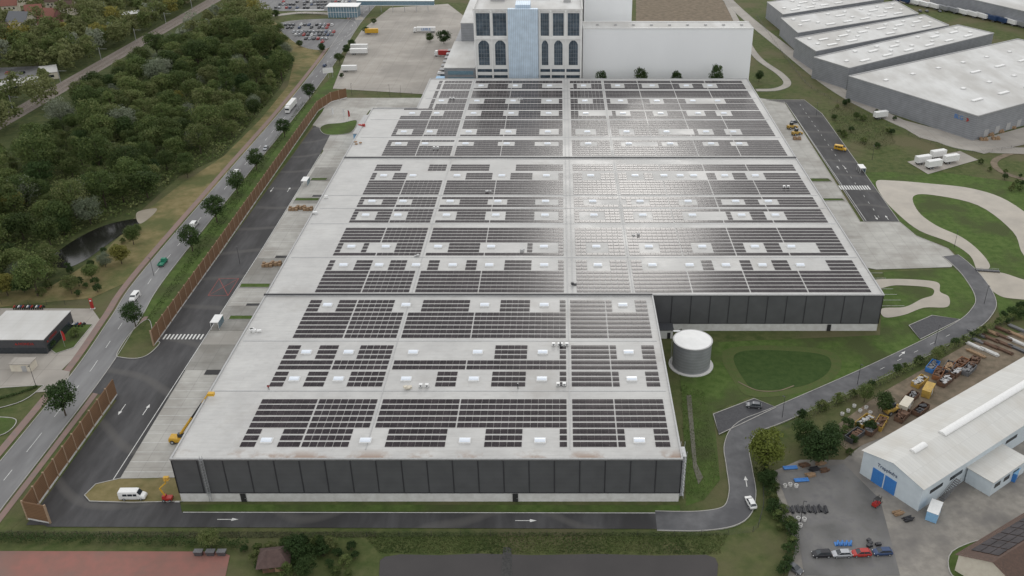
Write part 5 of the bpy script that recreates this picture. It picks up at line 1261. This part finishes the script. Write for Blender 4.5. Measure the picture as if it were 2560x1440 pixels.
for px, py, wm, rmm, s_, lb in ((60, 75, creamp, greyp, 1.3, "cream house with grey gabled roof among trees"), (128, 62, pinkp, redtile, 1.2, "pink house with red tiled roof among trees"), (5, 95, mustard, tile, 1.0, "yellow house with brown roof among trees"), (90, 45, creamp, redtile, 1, "cream house with red tiled roof among trees"), (175, 35, creamp, tile, 1, "cream house with brown roof among trees"),
        (30, 30, creamp, redtile, 1, "cream house with red tiled roof among trees"), (140, 20, creamp, tile, 1, "cream house with brown roof among trees"), (60, 12, creamp, redtile, 1, "cream house with red tiled roof among trees")):
    p = P(px, py); r = thing("house", lb, "house", (p.x, p.y, 0), random.uniform(-.3, .5)); r.scale = (s_,) * 3
    b_ = B(); b_.box(0, 0, 3, 11, 9, 6); b_.add([(-5.5, -4.5, 6), (-5.5, 4.5, 6), (-5.5, 0, 10)], [(0, 1, 2)]); b_.add([(5.5, -4.5, 6), (5.5, 4.5, 6), (5.5, 0, 10)], [(0, 1, 2)]); b_.obj("wall", wm, r)
    b_ = B(); b_.add([(-6, -5.2, 5.5), (6, -5.2, 5.5), (6, 0, 10.1), (-6, 0, 10.1), (6, 5.2, 5.5), (-6, 5.2, 5.5)], [(0, 1, 2, 3), (3, 2, 4, 5)]); ro = b_.obj("roof", rmm, r); B().box(2, 1, 9.8, .8, .8, 2).obj("chimney", tile, ro)
    for x in (-3, 0, 3): B().box(x, -4.52, 3.6, 1.2, .06, 1.4).obj("window", glassm, r)
vil = [p for p in sample(W([(-60, 120), (230, 90), (260, 20), (200, -30), (-100, -30)]), 13, 2000) if not any((p[0] - q_[0]) ** 2 + (p[1] + 6 - q_[1]) ** 2 < 190 for q_ in W([(60, 75), (128, 62), (5, 95), (90, 45), (175, 35), (30, 30), (140, 20), (60, 12)]))]
woodmesh(vil, leafA, "village_trees", "green garden trees between distant village houses")
for px, py, a_, c_ in ((55, 220, 22, 11), (125, 190, 9, 18), (330, 45, 30, 12)):
    p = P(px, py); r = thing("flat_roofed_shed", "low building with pale flat roof beside the trees", "commercial building", (p.x, p.y, 0), .5)
    B().box(0, 0, 2, a_, c_, 4).obj("wall", creamp, r); B().box(0, 0, 4.1, a_ + .6, c_ + .6, .25).obj("roof", whiteroof, r); B().box(0, -c_ / 2 - .03, 2, a_ * .5, .06, 1.4).obj("window", glassm, r)
area("paved_forecourt", [(-20, 200), (0, 170), (110, 165), (150, 185), (100, 215), (20, 225)], 3, road)
for px, py in ((2337, 862), (2143, 962), (2460, 760), (2385, 620), (1955, 1045), (1700, 872), (2040, 290), (2180, 400), (880, 240), (975, 243), (600, 660), (2000, 1310), (1003, 245), (90, 965), (385, 690), (830, 190)):
    p = P(px, py); r = thing("street_lamp", "slim dark street lamp beside the road", "street lamp", (p.x, p.y, 0), random.uniform(0, 6), "street lamps"); B().cyl((0, 0, 0), (0, 0, 7), .09, .05, 6).obj("pole", darkm, r); B().box(.35, 0, 7.02, .8, .25, .1).obj("lamp_head", darkm, r)
fpm = B().box(0, 0, .9, .07, .07, 1.8).mesh("fence_post", darkm)
def fence(px, label, h=1.8, step=6):
    pts_ = smooth_pts(W(px), 3, False); r = thing("fence", label, "fence"); c_ = B()
    for i in range(len(pts_) - 1):
        a_, e_ = Vector(pts_[i]), Vector(pts_[i + 1]); L_ = (e_ - a_).length; n = max(1, int(L_ / step)); ang = math.atan2(e_.y - a_.y, e_.x - a_.x)
        for k in range(n):
            q_ = a_ + (e_ - a_) * (k / n); o_ = bpy.data.objects.new("fence_post", fpm); col.objects.link(o_); o_.parent = r; o_.location = (q_.x, q_.y, 0)
        m_ = (a_ + e_) / 2
        for k in range(6): c_.box(m_.x, m_.y, .15 + k * h / 6, L_, .02, .02, ang)
    c_.obj("fence_wire", darkm, r)
fence([(-50, 1338), (600, 1345), (1300, 1340), (1820, 1338), (1900, 1300), (1905, 1200), (1885, 1130), (1990, 1060), (2200, 965), (2430, 850), (2560, 790)], "dark wire mesh fence around the site")
fence([(1890, 40), (1990, 180), (2060, 240), (2300, 350), (2430, 385), (2560, 365)], "dark wire mesh fence along the light road")
fence([(855, 235), (1060, 238)], "dark wire mesh fence behind the hall")
fence([(5, 762), (230, 762)], "dark wire fence behind the showroom")
p = P(822, 195); r = thing("billboard", "white roadside billboard frame seen from behind", "billboard", (p.x, p.y, 0), .4); B().box(0, 0, 4.5, 6, .15, 3).obj("board", whitep, r)
for x in (-2.5, 0, 2.5): B().box(x, .16, 2.9, .15, .15, 5.8).obj("post", metal, r)
p = P(2468, 678); r = thing("footbridge", "small dark culvert bridge across the pond channel", "footbridge", (p.x, p.y, .05), -.15); B().box(0, 0, .25, 8, 1.6, .3).obj("deck", darkm, r)
for sy in (-.75, .75):
    b_ = B(); b_.box(0, sy, .82, 8, .06, .06)
    for x in range(-4, 5, 2): b_.box(x * .97, sy, .6, .06, .06, .4)
    b_.obj("railing", metal, r)

# ---------------------------------------------------------------- camera, light
cd = bpy.data.cameras.new("camera"); cam = bpy.data.objects.new("camera", cd); col.objects.link(cam); scene.camera = cam
cam.location = (0, 0, CH); cam.rotation_euler = (math.pi / 2 - PITCH, 0, 0)
cd.sensor_width = 36; cd.lens = 36 * FOC / 2560; cd.shift_x = (1280 - CX) / 2560; cd.clip_start = 1; cd.clip_end = 8000
SE, SA = math.radians(25.5), math.radians(4.5)
sd = bpy.data.lights.new("sun", 'SUN'); sd.energy = 0.5; sd.angle = math.radians(10); sd.color = (1, .97, .92)
so = bpy.data.objects.new("sun", sd); col.objects.link(so)
dirv = Vector((math.sin(SA) * math.cos(SE), math.cos(SA) * math.cos(SE), math.sin(SE)))
so.rotation_euler = dirv.to_track_quat('Z', 'Y').to_euler()
w = bpy.data.worlds.new("World"); scene.world = w; w.use_nodes = True; N = w.node_tree.nodes; L = w.node_tree.links
sk = N.new("ShaderNodeTexSky"); sk.sky_type = 'NISHITA'; sk.sun_disc = False; sk.sun_elevation = SE; sk.sun_rotation = SA; sk.dust_density = 2; sk.air_density = 1.2
hs = N.new("ShaderNodeHueSaturation"); hs.inputs["Saturation"].default_value = .25; L.new(sk.outputs[0], hs.inputs["Color"])
mx = N.new("ShaderNodeMix"); mx.data_type = 'RGBA'; mx.inputs[0].default_value = .88; L.new(hs.outputs[0], mx.inputs[6]); mx.inputs[7].default_value = (7.6, 7.65, 7.7, 1)
L.new(mx.outputs[2], N["Background"].inputs[0]); N["Background"].inputs[1].default_value = .15
scene.view_settings.view_transform = 'Standard'; scene.view_settings.look = 'None'; scene.view_settings.exposure = 0
